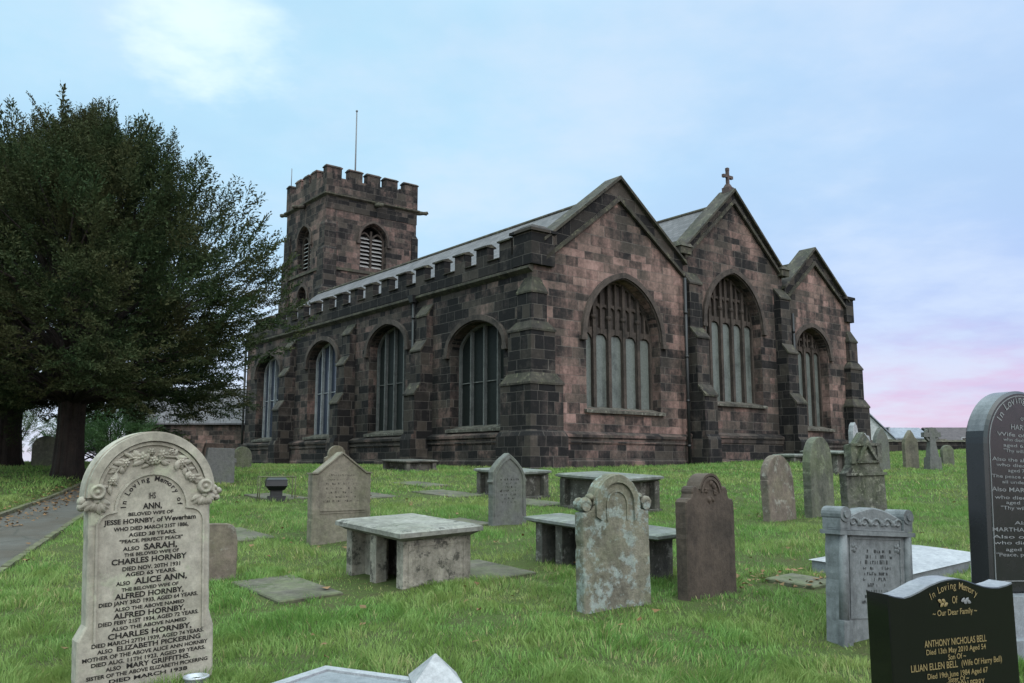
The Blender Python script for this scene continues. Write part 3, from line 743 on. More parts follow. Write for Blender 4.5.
# ------------------------------------------------------------------ lettering
DG = bpy.context.evaluated_depsgraph_get
def glyph_mesh(txt, bold=.012, shear=0.):
    cu = bpy.data.curves.new('letters', 'FONT'); cu.body = txt; cu.size = 1; cu.offset = bold; cu.shear = shear; cu.resolution_u = 3; cu.fill_mode = 'FRONT'
    o = bpy.data.objects.new('letters', cu); COL.objects.link(o)
    me = bpy.data.meshes.new_from_object(o.evaluated_get(DG()))
    v = [tuple(p.co) for p in me.vertices]; f = [tuple(p.vertices) for p in me.polygons]
    bpy.data.objects.remove(o); bpy.data.curves.remove(cu); bpy.data.meshes.remove(me); return v, f
_gl = {}
def line(m, txt, cx, z, cap, width, y, bold=.014, slope=0.):
    """one line of lettering on the face at depth y, fitted to a width and a cap height"""
    if not txt: return
    v, f = glyph_mesh(txt, bold)
    if not v: return
    xs = [p[0] for p in v]; x0, x1 = min(xs), max(xs); sx = width / (x1 - x0); sz = cap / .69
    m.add([(cx + (p[0] - (x0 + x1) / 2) * sx, y, z - cap / 2 + p[1] * sz + slope * (p[0] - (x0 + x1) / 2) * sx) for p in v], f)
def arc(m, txt, c, r, a0, a1, cap, y, bold=.016):
    """letters set round an arc from angle a0 to a1 (degrees)"""
    n = len(txt)
    for i, ch in enumerate(txt):
        if ch == ' ': continue
        a = R(a0 + (a1 - a0) * (i + .5) / n); v, f = glyph_mesh(ch, bold)
        xs = [p[0] for p in v]; x0 = (min(xs) + max(xs)) / 2; k = cap / .69; t = a - math.pi / 2
        bx, bz = c[0] + r * math.cos(a), c[1] + r * math.sin(a)
        m.add([(bx + ((p[0] - x0) * math.cos(t) - p[1] * math.sin(t)) * k, y, bz + ((p[0] - x0) * math.sin(t) + p[1] * math.cos(t)) * k) for p in v], f)

# ------------------------------------------------------------------ gravestones: local x along the face, -y the carved face, z up
def turf(p, x, y): pass
FOOT = []                                               # plan footprints kept clear of grass: (x, y, half length, half width, angle)
def foot(x, y, hx, hy, a): FOOT.append((x, y, hx, hy, R(a)))
SINK = .12
def circ(c, r, a0, a1, n=16): return [(c[0] + r * math.cos(R(a0 + (a1 - a0) * i / n)), c[1] + r * math.sin(R(a0 + (a1 - a0) * i / n))) for i in range(n + 1)]
def weather(outline, amt, seed):
    r = random.Random(seed); o = []; n = len(outline)
    for i in range(n):
        p, q_ = outline[i], outline[(i + 1) % n]; L_ = math.dist(p, q_); k = max(1, int(L_ / .05))
        if p[1] < 0 and q_[1] < 0: k = 1
        for j in range(k):
            f = j / k; x = p[0] + (q_[0] - p[0]) * f; z = p[1] + (q_[1] - p[1]) * f; c = amt * (4 if r.random() < .05 else 1)
            o.append((x * (1 - c * r.random() * 2) + r.uniform(-amt, amt) * .5, z - (c * r.random() if z > .3 else 0)))
    return o
def worn_letters(root, cx, w, z0, z1, y, mat, seed, pitch=.062):
    r = random.Random(seed); z = z1
    while z > z0:
        m = MB(); hw = w / 2 * r.uniform(.55, 1.0); x = cx - hw; h = r.uniform(.022, .032)
        while x < cx + hw:
            k = r.random(); lw = r.uniform(.012, .022)
            if k > .2 and r.random() > .12:
                m.box(x, x + .004, y - .001, y + .004, z, z + h * r.uniform(.7, 1))
                if k > .45: m.box(x, x + lw, y - .001, y + .004, z + h * r.choice((0, .45, .9)), z + h * r.choice((0, .45, .9)) + .004)
                if k > .7: m.box(x + lw, x + lw + .004, y - .001, y + .004, z, z + h * r.uniform(.5, 1))
            x += lw + r.uniform(.008, .018)
        if m.v: m.build('worn_inscription', mat, root, uv=False)
        z -= pitch
def stone(name, x, y, a, outline, t, mat, label, cat, group=None, bev=.012, lean=(0, 0), clear=True, wear=.0045):
    if wear: outline = weather(outline, wear, int(x * 1000))
    z = GZ(x, y) + (bumpy(x, y) if True else 0)
    root = empty(name, (x, y, z), R(a)); root.rotation_euler = (R(lean[0]), R(lean[1]), R(a))
    tag(root, label, cat, group)
    o = MB().prism(outline, -t / 2, t / 2, (), 'xz', bev).build('slab', mat, root)
    w = max(abs(p[0]) for p in outline if p[1] < .45)
    if clear: foot(x, y, w + .01, t / 2 + .01, a)
    return root
SG = 'old gravestones standing in the grass'
M_buff = dressed('buff carved stone', (.215, .193, .16), (.345, .315, .265), (.33, .33, .25), scale=1.6, green=.14, bumpd=.004, streak=.7)
M_tan = dressed('tan weathered stone', (.050, .044, .036), (.175, .152, .12), scale=1.7, green=.25, bumpd=.012, streak=.9)
M_gothic = dressed('dark streaked grey stone', (.020, .021, .023), (.105, .105, .10), scale=1.4, green=.25, streak=1.2)
M_lich = dressed('lichen spotted stone', (.07, .064, .052), (.21, .19, .15), (.265, .305, .29), scale=1.9, green=.30, bumpd=.025, cth=.505)
M_brown = dressed('dark brown stone', (.012, .0105, .0095), (.078, .058, .046), scale=1.5, bumpd=.015, streak=.9)
M_brown2 = dressed('mottled brown stone', (.05, .042, .036), (.17, .135, .11), (.24, .23, .2), scale=1.5, green=.25)
M_grn = dressed('greenish grey stone', (.032, .034, .028), (.125, .125, .10), (.16, .17, .12), scale=1.5, green=.35)
M_black_old = dressed('blackened carved stone', (.016, .016, .015), (.12, .115, .10), (.25, .24, .2), scale=2.2, green=.3, bumpd=.03)
M_grey = dressed('blue grey stone', (.038, .041, .045), (.155, .163, .17), scale=1.8, bumpd=.006, streak=1.0)
M_pol = plain('polished black granite', (.0055, .0055, .006), .09, 0, .55, .3)
M_pol2 = plain('dull black granite', (.012, .0125, .014), .26, 0, .5, .3)
M_gold = plain('gilded lettering', (.20, .15, .065), .5, .1, .4)
M_silver = plain('silvered lettering', (.15, .155, .16), .6)
M_ink = plain('black lead lettering', (.012, .011, .010), .7, 0, .2)
M_cut = plain('cut worn lettering', (.05, .052, .054), .8, 0, .1)
M_white = dressed('pale marble', (.22, .22, .235), (.33, .33, .345), scale=2.2, rough=.5, bumpd=.003)
M_granite = dressed('pale grey granite', (.22, .225, .24), (.34, .345, .365), scale=8, rough=.5, bumpd=.002)
M_granite_d = dressed('grey granite panel', (.14, .15, .165), (.23, .245, .265), scale=9, rough=.45, bumpd=.002)

def leaf(m, c, ang, L, W, y, lift=.018):
    ca, sa = math.cos(ang), math.sin(ang); pts = []
    for k in range(7):
        t = k / 6; w = W * math.sin(math.pi * min(1, t * .9 + .08)) ** .8; bend = .25 * L * (t - .5) ** 2
        for s_, h in ((-1, 0), (0, lift * math.sin(math.pi * (t * .85 + .1))), (1, 0)):
            px, pz = t * L, s_ * w + bend; pts.append((c[0] + px * ca - pz * sa, y - h - .004, c[1] + px * sa + pz * ca))
    m.add(pts, [(k * 3 + j, k * 3 + j + 1, k * 3 + 4 + j, k * 3 + 3 + j) for k in range(6) for j in range(2)], True)
def sky_sheen(root, mat, zmin):
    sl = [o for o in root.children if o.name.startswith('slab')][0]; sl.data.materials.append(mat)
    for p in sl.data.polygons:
        if p.normal.z > zmin and abs(p.normal.y) < .3: p.material_index = 1  # paler upward faces: sky reflection painted into the granite colour
M_sheen = dressed('granite with painted sky sheen', (.13, .13, .145), (.22, .22, .24), scale=6, rough=.35, bumpd=.001)
M_sheen2 = dressed('dark granite with painted sky sheen', (.07, .075, .085), (.13, .135, .15), scale=6, rough=.35, bumpd=.001)
# 1 -- the tall carved stone in the left foreground
fx, fy = -2.45, 6.02
oc = (0, 1.285)
out = [(-.445, -SINK), (.425, -SINK), (.425, .36), (.395, .47), (.395, 1.17)] + circ((0, 1.285), .408, 0, 180, 26) + [(-.395, 1.17), (-.395, .47), (-.445, .38)]
g1 = stone('carved_headstone', fx, fy, 38.5, out, .15, M_buff, 'tall buff round-arched headstone with carved flower spray and rows of black lettering', 'headstone', bev=.012, wear=.002, lean=(0, -2.3))
F0 = -.075
m = MB(); m.band(circ(oc, .358, 0, 180, 28), circ(oc, .414, 0, 180, 28), F0 - .035, F0 + .03); m.band(circ(oc, .330, 0, 180, 28), circ(oc, .352, 0, 180, 28), F0 - .016, F0 + .03)
m.band(circ(oc, .410, 0, 180, 28), circ(oc, .423, 0, 180, 28), -.07, .075); m.build('arch_moulding', M_buff, g1)
for sx in (-1, 1):
    c = (sx * .35, F0, 1.32); m = MB()
    m.lathe([(0, .046), (.012, .046), (.016, .034), (.026, .034), (.032, .048), (.044, .048), (.053, .026), (.053, -.01)], c, 18, 'y')
    rd = random.Random(3 + sx)
    for k in range(8):
        a_ = -math.pi / 2 + sx * (k - 3.5) * .34 * -1; leaf(m, (c[0] + .02 * math.cos(a_), 1.262 + .01 * math.sin(a_)), a_, rd.uniform(.062, .085), .022, F0 - .004 * (k % 3), .022)
    m.blob((c[0], F0 - .01, 1.258), (.022, .02, .018), 8, 5)
    if sx > 0:
        for bx, bz, r in ((.425, 1.265, .036), (.462, 1.28, .026), (.448, 1.235, .026), (.432, 1.305, .022)): m.blob((bx, -.03, bz), (r, .05, r), 8, 6)
    else:
        for bx, bz, r in ((-.425, 1.26, .035), (-.43, 1.225, .03)): m.blob((bx, -.03, bz), (r, .05, r), 8, 6)
    m.build('rosette', M_buff, g1)
m = MB(); rd = random.Random(5)
for sg in (-1, 1):
    stem = [(sg * .02 + sg * .0, 1.485), (sg * .08, 1.535), (sg * .15, 1.53), (sg * .21, 1.475), (sg * .262, 1.40), (sg * .29, 1.34)]
    m.tube([(p[0], F0 - .012, p[1]) for p in stem], [.010, .010, .009, .008, .007, .005], 7)
    for p, q in zip(stem[:-1], stem[1:]):
        for k in range(4):
            t = rd.random(); c = (p[0] + (q[0] - p[0]) * t, p[1] + (q[1] - p[1]) * t); base = math.atan2(q[1] - p[1], q[0] - p[0])
            leaf(m, c, base + rd.choice((-1, 1)) * rd.uniform(.5, 1.2), rd.uniform(.05, .085), rd.uniform(.013, .022), F0 - rd.uniform(0, .012))
for fx_, fz, r in ((-.075, 1.535, .034), (.06, 1.55, .03), (-.18, 1.50, .028), (.19, 1.49, .028), (-.258, 1.385, .026), (.262, 1.38, .026), (0, 1.51, .03), (-.015, 1.57, .024), (.12, 1.565, .022)):
    for k in range(6):
        leaf(m, (fx_, fz), k * math.pi / 3 + r * 40, r * 1.15, r * .42, F0 - .012, .02)
    m.blob((fx_, F0 - .028, fz), (r * .35, .012, r * .35), 8, 5)
m.build('flower_spray', M_buff, g1)
pin = [(.338, .36)] + [(.338, 1.085)] + circ((.25, 1.085), .088, 0, 90, 6) + [(.218, 1.18)] + circ((0, 1.19), .225, 0, 180, 22) + [(-.218, 1.18)] + circ((-.25, 1.085), .088, 90, 180, 6) + [(-.338, .36)]
pout = [(.352, .36)] + [(.352, 1.085)] + circ((.25, 1.085), .103, 0, 90, 6) + [(.236, 1.19)] + circ((0, 1.19), .241, 0, 180, 22) + [(-.236, 1.19)] + circ((-.25, 1.085), .103, 90, 180, 6) + [(-.352, .36)]
m = MB(); m.band(pin, pout, F0 - .013, F0 + .01); m.build('panel_moulding', M_buff, g1)
T = MB(); K = .00634; KX = .00622; Y = F0 - .003
arc(T, 'In Loving Memory of', (0, 1.205), .168, 184, -4, .033, Y, .022)
FL = [('ANN,', 509.5, 147.6, 20, 7), ('BELOVED WIFE OF', 517.2, 146.5, 47, 4), ('JESSE HORNBY, of Weverham', 524.2, 146.5, 96, 5.6), ('WHO DIED MARCH 21ST 1886,', 531.8, 147.5, 78, 4.4), ('AGED 38 YEARS.', 538.5, 148.5, 50, 4.4),
      ('"PEACE, PERFECT PEACE"', 544.8, 147.5, 66, 4.0), ('ALSO', 552.6, 126.5, 17, 4.4), ('SARAH,', 552, 157, 35, 7), ('THE BELOVED WIFE OF', 558.8, 148, 57, 3.9), ('CHARLES HORNBY', 565.2, 146, 78, 6.4),
      ('DIED NOV. 20TH 1931', 573, 148, 60, 4.6), ('AGED 65 YEARS.', 579, 147.5, 53, 4.4), ('ALSO', 587.4, 119, 14, 4.4), ('ALICE ANN,', 586.4, 158, 55, 7), ('THE BELOVED WIFE OF', 594, 147, 59, 3.9),
      ('ALFRED HORNBY,', 600.4, 146.5, 71, 6.2), ('DIED JANY 3RD 1933, AGED 64 YEARS.', 607, 146.5, 102, 4.4), ('ALSO THE ABOVE NAMED', 613.4, 147, 72, 4.1), ('ALFRED HORNBY,', 619.8, 147, 74, 6.2),
      ('DIED FEBY 21ST 1934, AGED 72 YEARS.', 626.4, 147, 103, 4.4), ('ALSO THE ABOVE NAMED', 632.6, 147, 77, 4.1), ('CHARLES HORNBY,', 639.6, 148, 86, 6.2), ('DIED MARCH 27TH 1939, AGED 74 YEARS.', 646.6, 147, 115, 4.4),
      ('ALSO', 653, 102.5, 15, 4.4), ('ELIZABETH PICKERING', 652.6, 157.5, 87, 5.5), ('MOTHER OF THE ABOVE ALICE ANN HORNBY', 659.2, 145, 128, 4.4), ('DIED AUG. 11TH 1923, AGED 89 YEARS.', 665.2, 148, 117, 4.4),
      ('ALSO', 671.4, 111, 15, 4.4), ('MARY GRIFFITHS.', 671.2, 157, 66, 5.6), ('SISTER OF THE ABOVE ELIZABETH PICKERING', 677.6, 147, 124, 4.2), ('DIED MARCH 1938', 683.8, 147, 80, 4.2)]
for t_, py, cx, w, cap in FL: line(T, t_, (cx - 147.3) * KX, (700 - py) * K, cap * K * .85, w * KX, Y, .030)
line(T, 'IHS', .0, 1.275, .04, .045, Y, .012)
T.build('inscription', M_ink, g1, uv=False)
# flower pots and a pale rock at its foot
M_pot = plain('dull zinc pot', (.42, .43, .46), .35, .4, .5)
for k, (lx, lab) in enumerate(((-.155, 'pale metal flower pot left of the other at the foot of the carved headstone'), (.215, 'pale metal flower pot with wider rim nearer the rock by the carved headstone'))):
    wx, wy = fx + lx * math.cos(R(38.5)) + .34 * math.sin(R(38.5)), fy + lx * math.sin(R(38.5)) - .34 * math.cos(R(38.5))
    p = empty('flower_pot', (wx, wy, GZ(wx, wy)), 0); tag(p, lab, 'flower pot', 'metal flower pots')
    r = .062 + .012 * k
    MB().lathe([(r * .75, -.02), (r * .85, .04), (r, .095), (r + .008, .10), (r + .008, .112), (r - .006, .112), (r * .8, .07), (0, .065)], (0, 0, 0), 22).build('pot', M_pot, p); foot(wx, wy, r, r, 0)
    MB().lathe([(r * .9, .082), (r * .5, .094), (0, .098)], (0, 0, 0), 14).build('dark_inside', M_dark, p)  # dark dome put in for the shade inside the pot
def rock(name, x, y, r, mat, label, cat, seed):
    rd = random.Random(seed); m = MB(); m.blob((0, 0, r[2] * .3), r, 12, 8)
    m.v = [(a * (1 + rd.uniform(-.14, .14)), b * (1 + rd.uniform(-.14, .14)), c * (1 + rd.uniform(-.1, .1))) for a, b, c in m.v]
    o = m.build(name, mat); o.location = (x, y, GZ(x, y)); tag(o, label, cat)
rock('rock', -1.83, 5.72, (.075, .07, .08), M_granite, 'small pale rock beside the foot of the tall carved headstone', 'rock', 2)

# 2 -- half hidden stone behind it
stone('headstone', -3.30, 9.75, 38.5, [(-.27, -SINK), (.25, -SINK), (.25, .42), (.23, .50)] + circ((.11, .5), .12, 0, 80, 6) + circ((-.13, .5), .12, 100, 180, 6) + [(-.27, .42)], .1, M_brown2, 'low grey brown stone half hidden behind the tall carved headstone', 'headstone', SG, lean=(-2, 1))
# 3 -- gabled stone
g = stone('gabled_headstone', -2.5, 12.75, 38.5, [(-.485, -SINK), (.46, -SINK), (.46, .955), (.37, .975), (-.02, 1.262), (-.40, .955), (-.485, .955)], .16, M_tan, 'tan gabled headstone with a low pointed top behind the pale chest tomb', 'headstone', SG, lean=(-1, 0))
m = MB(); m.band([(-.49, .955), (-.405, .955), (-.02, 1.245), (.365, .965), (.465, .955)], [(-.49, .975), (-.41, .975), (-.02, 1.272), (.375, .985), (.465, .975)], -.1, .1); m.box(-.36, .36, -.092, -.05, .425, .448); m.box(-.36, .36, -.088, -.05, .39, .405); m.build('moulding', M_tan, g)
M_worn = plain('worn shallow letters', (.062, .055, .045), .9, 0, .1); M_worn2 = plain('worn letters in dark stone', (.026, .023, .021), .9, 0, .1)
worn_letters(g, -.02, .62, .5, .92, -.081, M_worn, 3)
# 4 -- small round headed stone by the church wall
stone('round_headed_stone', -7.33, 36.2, 38.5, [(-.55, -SINK), (.55, -SINK), (.55, .35), (.4, .42)] + circ((0, .46), .4, 0, 180, 14) + [(-.4, .42), (-.55, .35)], .15, M_tan, 'small round headed stone close to the church side wall behind the gabled headstone', 'headstone', SG)
# 5 -- pointed dark stone
g = stone('pointed_headstone', -.08, 14.5, 38.5, [(-.36, -SINK), (.38, -SINK), (.36, .68), (.39, .72), (.36, .76)] + [(.34 - .36 * t ** 1.5, .76 + .41 * t ** .75) for t in (.15, .3, .45, .6, .75, .9, 1)] + [(-.38 + .36 * t ** 1.5, .76 + .41 * t ** .75) for t in (.9, .75, .6, .45, .3, .15)] + [(-.36, .74), (-.39, .70), (-.36, .66)], .14, M_gothic, 'dark streaked stone with a pointed gothic head between the chest tombs', 'headstone', SG)
pa = [(.285 - .29 * t ** 1.5, .72 + .36 * t ** .75) for t in (0, .15, .3, .45, .6, .75, .9, 1)] + [(-.31 + .30 * t ** 1.5, .72 + .36 * t ** .75) for t in (.9, .75, .6, .45, .3, .15, 0)]
pb = [(a * 1.1, .72 + (b - .72) * 1.08 + .002) for a, b in pa]
m = MB(); m.band([(.285, .15)] + pa + [(-.31, .15)], [(.312, .15)] + pb + [(-.337, .15)], -.085, -.05); m.build('moulding', M_gothic, g)
g.scale = (.97, 1, 1)
worn_letters(g, -.01, .46, .3, .72, -.071, M_worn2, 5)
# 6 -- mottled lichen stone with scrolls
out = [(-.405, -SINK), (.425, -SINK), (.425, .88), (.33, .90), (.285, .95)] + circ((.015, .955), .285, 0, 180, 22) + [(-.255, .95), (-.30, .90), (-.405, .88)]
g = stone('scrolled_headstone', .96, 8.38, 29, out, .15, M_lich, 'green and white lichen spotted stone with rounded head and side scrolls', 'headstone', SG, lean=(-1, 0))
m = MB(); m.band([(.22, .80), (.215, .955)] + circ((.015, .955), .20, 0, 180, 18) + [(-.185, .80)], [(.285, .84), (.29, .955)] + circ((.015, .955), .27, 0, 180, 18) + [(-.255, .84)], -.105, -.06)
m.band([(.13, .80), (.13, .93)] + circ((.015, .95), .115, 0, 180, 12) + [(-.10, .80)], [(.15, .80), (.15, .93)] + circ((.015, .95), .135, 0, 180, 12) + [(-.12, .80)], -.088, -.06); m.build('arch_moulding', M_lich, g)
for sx in (-1, 1):
    m = MB(); cx = .015 + sx * .375; L_ = .075
    sp = [(cx + sx * .02 - sx * (.075 - .009 * k) * math.cos(k * .62), 0, .945 + (.062 - .0065 * k) * math.sin(k * .62)) for k in range(8)]
    m.tube([(p[0], -.055, p[2]) for p in sp], [.03, .034, .034, .032, .030, .027, .024, .02], 8); m.tube([(p[0], .04, p[2]) for p in sp], .028, 8)
    m.tube([(cx, -.08, .945), (cx, .07, .945)], .055, 14, True, False); m.blob((cx - sx * .07, -.03, 1.02), (.04, .06, .035), 8, 6); m.build('scroll', M_lich, g)
g.scale = (.93, 1, 1)
# 7 -- dark brown stone
out = [(-.42, -SINK), (.45, -SINK), (.45, .93)] + [(.42, .96), (.36, .975)] + circ((.28, 1.03), .06, -20, 150, 7) + circ((.015, 1.0), .205, 20, 160, 14) + circ((-.25, 1.03), .06, 30, 200, 7) + [(-.33, .975), (-.39, .96), (-.42, .93)]
g = stone('shouldered_headstone', 1.95, 8.87, 38.5, out, .15, M_brown, 'dark brown shouldered headstone with a small round head, leaning slightly', 'headstone', SG, lean=(-1, 1.0))
m = MB(); m.band(circ((.015, 1.0), .15, 10, 170, 14), circ((.015, 1.0), .178, 10, 170, 14), -.092, -.06); m.band(circ((.015, 1.0), .19, 15, 165, 14), circ((.015, 1.0), .215, 15, 165, 14), -.09, .09); m.build('moulding', M_brown, g)
m = MB(); rd = random.Random(8)
for k in range(16): a = rd.uniform(0, 6.28); leaf(m, (.015 + .05 * math.cos(a), 1.03 + .06 * math.sin(a)), a, .06, .018, -.075)
m.build('carved_leaves', M_brown, g)
g.scale = (.87, 1, 1)
# 8, 9, 10 -- group on the right
g = stone('round_headed_stone', 4.63, 15.15, 38.5, [(-.42, -SINK), (.46, -SINK), (.46, .66)] + circ((.02, .70), .43, 2, 178, 18) + [(-.42, .70)], .16, M_brown2, 'short mottled brown stone with a round head left of the taller green one', 'headstone', SG, lean=(-2, -2))
g.scale = (.87, 1, 1)
g = stone('tall_headstone', 5.52, 15.74, 38.5, [(-.36, -SINK), (.42, -SINK), (.42, .9), (.40, 1.02)] + [(.40 - .37 * (1 - math.cos(t)), 1.02 + .4 * math.sin(t)) for t in [R(d) for d in range(12, 91, 13)]] + [(.02 - .35 * math.sin(t), 1.02 + .4 * math.cos(t)) for t in [R(d) for d in range(5, 85, 13)]] + [(-.36, .96)], .17, M_grn, 'tall greenish grey stone with a bluntly pointed head right of the short mottled brown stone', 'headstone', SG)
g.scale = (.93, 1, 1)
out = [(-.50, -SINK), (.50, -SINK), (.50, .74), (.46, .80), (.40, .88), (.40, 1.27), (.24, 1.29), (.05, 1.50), (-.16, 1.29), (-.33, 1.27), (-.33, .9), (-.42, .80), (-.50, .74)]
g = stone('blackened_headstone', 6.53, 16.2, 20, out, .2, M_black_old, 'blackened stained headstone with a carved gable between square shoulders', 'headstone', SG, lean=(-1, -1))
m = MB(); m.band([(-.15, .98), (.05, 1.25), (.25, .98)], [(-.21, .98), (.05, 1.38), (.31, .98)], -.17, -.08); m.box(-.36, .43, -.15, -.09, 1.245, 1.29); m.box(-.36, -.24, -.14, -.09, .92, 1.24); m.box(.32, .43, -.14, -.09, .92, 1.24); m.box(-.22, .34, -.15, -.09, .93, .97)
m.box(-.52, .52, -.14, -.09, .70, .75); m.build('carved_gable', M_black_old, g)
g.scale = (.9, 1, 1)
# 11 -- grey stone with carved frieze
out = [(-.40, -SINK), (.44, -SINK), (.44, .9), (.40, .93)] + [(.34 - .64 * t, .945 + .085 * math.sin(math.pi * t)) for t in [k / 14 for k in range(15)]] + [(-.36, .93), (-.40, .9)]
g = stone('grey_headstone', 2.93, 7.35, 24, out, .17, M_grey, 'blue grey headstone with carved frieze and scrolled ears behind the black family stone', 'headstone', SG, lean=(-1, 3.5))
g.scale = (.93, 1, 1)
m = MB(); m.box(-.43, .47, -.125, .1, .80, .835); m.box(-.41, .45, -.11, .09, .838, .85); m.build('cornice', M_grey, g)
for cx in (-.355, .40):
    m = MB(); m.tube([(cx, -.12, .965), (cx, .1, .965)], .062, 16, True, False); m.tube([(cx, -.135, .965), (cx, -.12, .965)], .03, 10, True, False); m.box(cx - .055, cx + .055, -.11, .09, .852, .93); m.build('scroll', M_grey, g)
m = MB(); rd = random.Random(3)
for k in range(5):
    cx = -.24 + k * .135; 
    m.tube([(cx + .05 * (1 - .08 * j) * math.cos(j * .75), -.088, .905 + .042 * (1 - .09 * j) * math.sin(j * .75)) for j in range(9)], .010, 6)
    for j in range(3): leaf(m, (cx + .06, .88), .4 + j * .6, .06, .014, -.085)
m.build('carved_frieze', M_grey, g)
for x0 in (-.395, .375):
    m = MB(); m.tube([(x0 + .03, -.09, .13), (x0 + .03, -.09, .8)], [.042, .036], 10); m.box(x0 - .02, x0 + .08, -.135, -.07, -.1, .13); m.build('side_column', M_grey, g)
m = MB()
m.band([(-.27, .16), (-.27, .77), (.31, .77), (.31, .16)], [(-.29, .14), (-.29, .79), (.33, .79), (.33, .14)], -.093, -.08, closed=True)
for cx in (-.24, .28):
    for j in range(5): leaf(m, (cx, .70), j * 1.25, .045, .014, -.085)
m.build('panel_moulding', M_grey, g)
worn_letters(g, .03, .46, .22, .66, -.0875, M_cut, 9, .045)
# 12 -- polished black family stone, right foreground
BT = [(-.42, 1.123), (-.376, 1.114), (-.328, 1.108), (-.288, 1.113), (-.233, 1.126), (-.168, 1.145), (-.102, 1.158), (-.06, 1.163), (-.017, 1.164), (.03, 1.162), (.075, 1.153), (.124, 1.14), (.182, 1.127), (.23, 1.121), (.276, 1.120), (.33, 1.126), (.37, 1.134)]
out = [(-.42, -SINK), (.37, -SINK)] + BT[::-1]
bx, by = 1.68, 3.44
g = stone('black_family_headstone', bx, by, 22, out, .11, M_pol, 'polished black granite headstone with gilded lettering and a curved ogee top', 'headstone', bev=.004, wear=0)
g.location.z = -.005; g.scale = (.815, 1, 1); sky_sheen(g, M_sheen, .4)
MB().box(-.45, .45, -.16, .16, -.2, .06).build('base', M_pol2, g); foot(bx, by, .45, .16, 22)
T = MB(); Y = -.0575; c0 = -.02
arc(T, 'In Loving Memory', (c0 - .005, .825), .302, 119, 61, .026, Y, .004)
line(T, 'Of', c0, 1.087, .026, .034, Y, .012)
line(T, '~ Our Dear Family ~', c0 - .003, 1.043, .021, .28, Y, .012)
for t_, z, w, cap in (('ANTHONY NICHOLAS BELL', .936, .39, .024), ('Died 13th May 2010 Aged 54', .906, .374, .019), ('Son Of ~', .881, .112, .019), ('LILIAN ELLEN BELL', .854, .285, .024), ('(Wife Of Harry Bell)', .854, .26, .021), ('Died 19th June 1984 Aged 67', .820, .378, .019), ('Sister Of ~', .800, .13, .018), ('ANNIE MASON PERRY', .778, .328, .023), ('Died 2nd April 1991 Aged 70', .75, .36, .019)):
    cx = -.03 if '(' not in t_ else .125
    if t_.startswith('LILIAN'): cx = -.172
    line(T, t_, cx, z, cap, w, Y, .012)
T.build('inscription', M_gold, g, uv=False)
for cx, mt in ((-.088, M_gold), (.04, M_silver)):
    m = MB(); sg = -1 if cx < 0 else 1
    for j in range(4): leaf(m, (cx - sg * .02 + sg * .012 * j, 1.078 + .003 * (j % 2)), (0 if sg > 0 else math.pi) + (-1) ** j * .45, .026, .007, -.055, .003)
    m.build('leaf_ornament', mt, g)
# 13 -- tall black stone at the right edge
tx, ty = 4.08, 7.14
out = [(-.45, .40), (.45, .40), (.45, 1.50)] + circ((0, 1.565), .45, 0, 180, 28) + [(-.45, 1.50)]
g = stone('tall_black_headstone', tx, ty, 24, out, .2, M_pol2, 'tall round-topped black granite headstone with silver lettering on a stepped grey base', 'headstone', bev=.022, lean=(0, 2.5), wear=0)
MB().frust((-.56, .56, -.26, .26), .02, (-.54, .54, -.24, .24), .40).build('base', M_granite_d, g); MB().box(-.68, .68, -.36, .36, -.2, .1).build('step', M_granite_d, g); foot(tx, ty, .68, .36, 24); sky_sheen(g, M_sheen2, .25)
m = MB(); i_ = [(.405, .5)] + circ((0, 1.565), .405, 0, 180, 26) + [(-.405, .5)]; o_ = [(.412, .493)] + circ((0, 1.565), .412, 0, 180, 26) + [(-.412, .493)]
m.band(i_, o_, -.104, -.098, closed=True); m.build('border_line', M_silver, g)
T = MB(); Y = -.103
arc(T, 'In Loving Memory', (0, 1.63), .285, 158, 22, .062, Y, .012)
for t_, z, w, cap in (('of', 1.79, .06, .045), ('HARRIET', 1.713, .30, .05), ('Wife of JOHN', 1.65, .64, .036), ('who died May 20th', 1.608, .5, .03), ('aged 65 years', 1.562, .5, .03), ('"Thy will be done"', 1.519, .5, .032), ('Also the above JOHN', 1.447, .78, .034), ('who died Oct. 7th', 1.403, .69, .03), ('aged 75 years', 1.361, .42, .03), ('The peace of God which', 1.312, .8, .03), ('all understanding', 1.268, .57, .028),
                  ('Also MARY, daughter', 1.208, .82, .04), ('who died February', 1.146, .76, .032), ('aged 18 years', 1.106, .5, .03), ('"Thy will be done"', 1.064, .63, .032), ('Also of', .948, .33, .03), ('MARTHA, daughter of', .894, .84, .036), ('Also of Robert', .838, .85, .03), ('who died January', .792, .83, .03), ('aged 71 years', .74, .56, .03), ('"Peace, perfect peace"', .70, .78, .032)):
    line(T, t_, 0, z, cap * .85, w, Y, .008)
T.build('inscription', M_silver, g, uv=False)
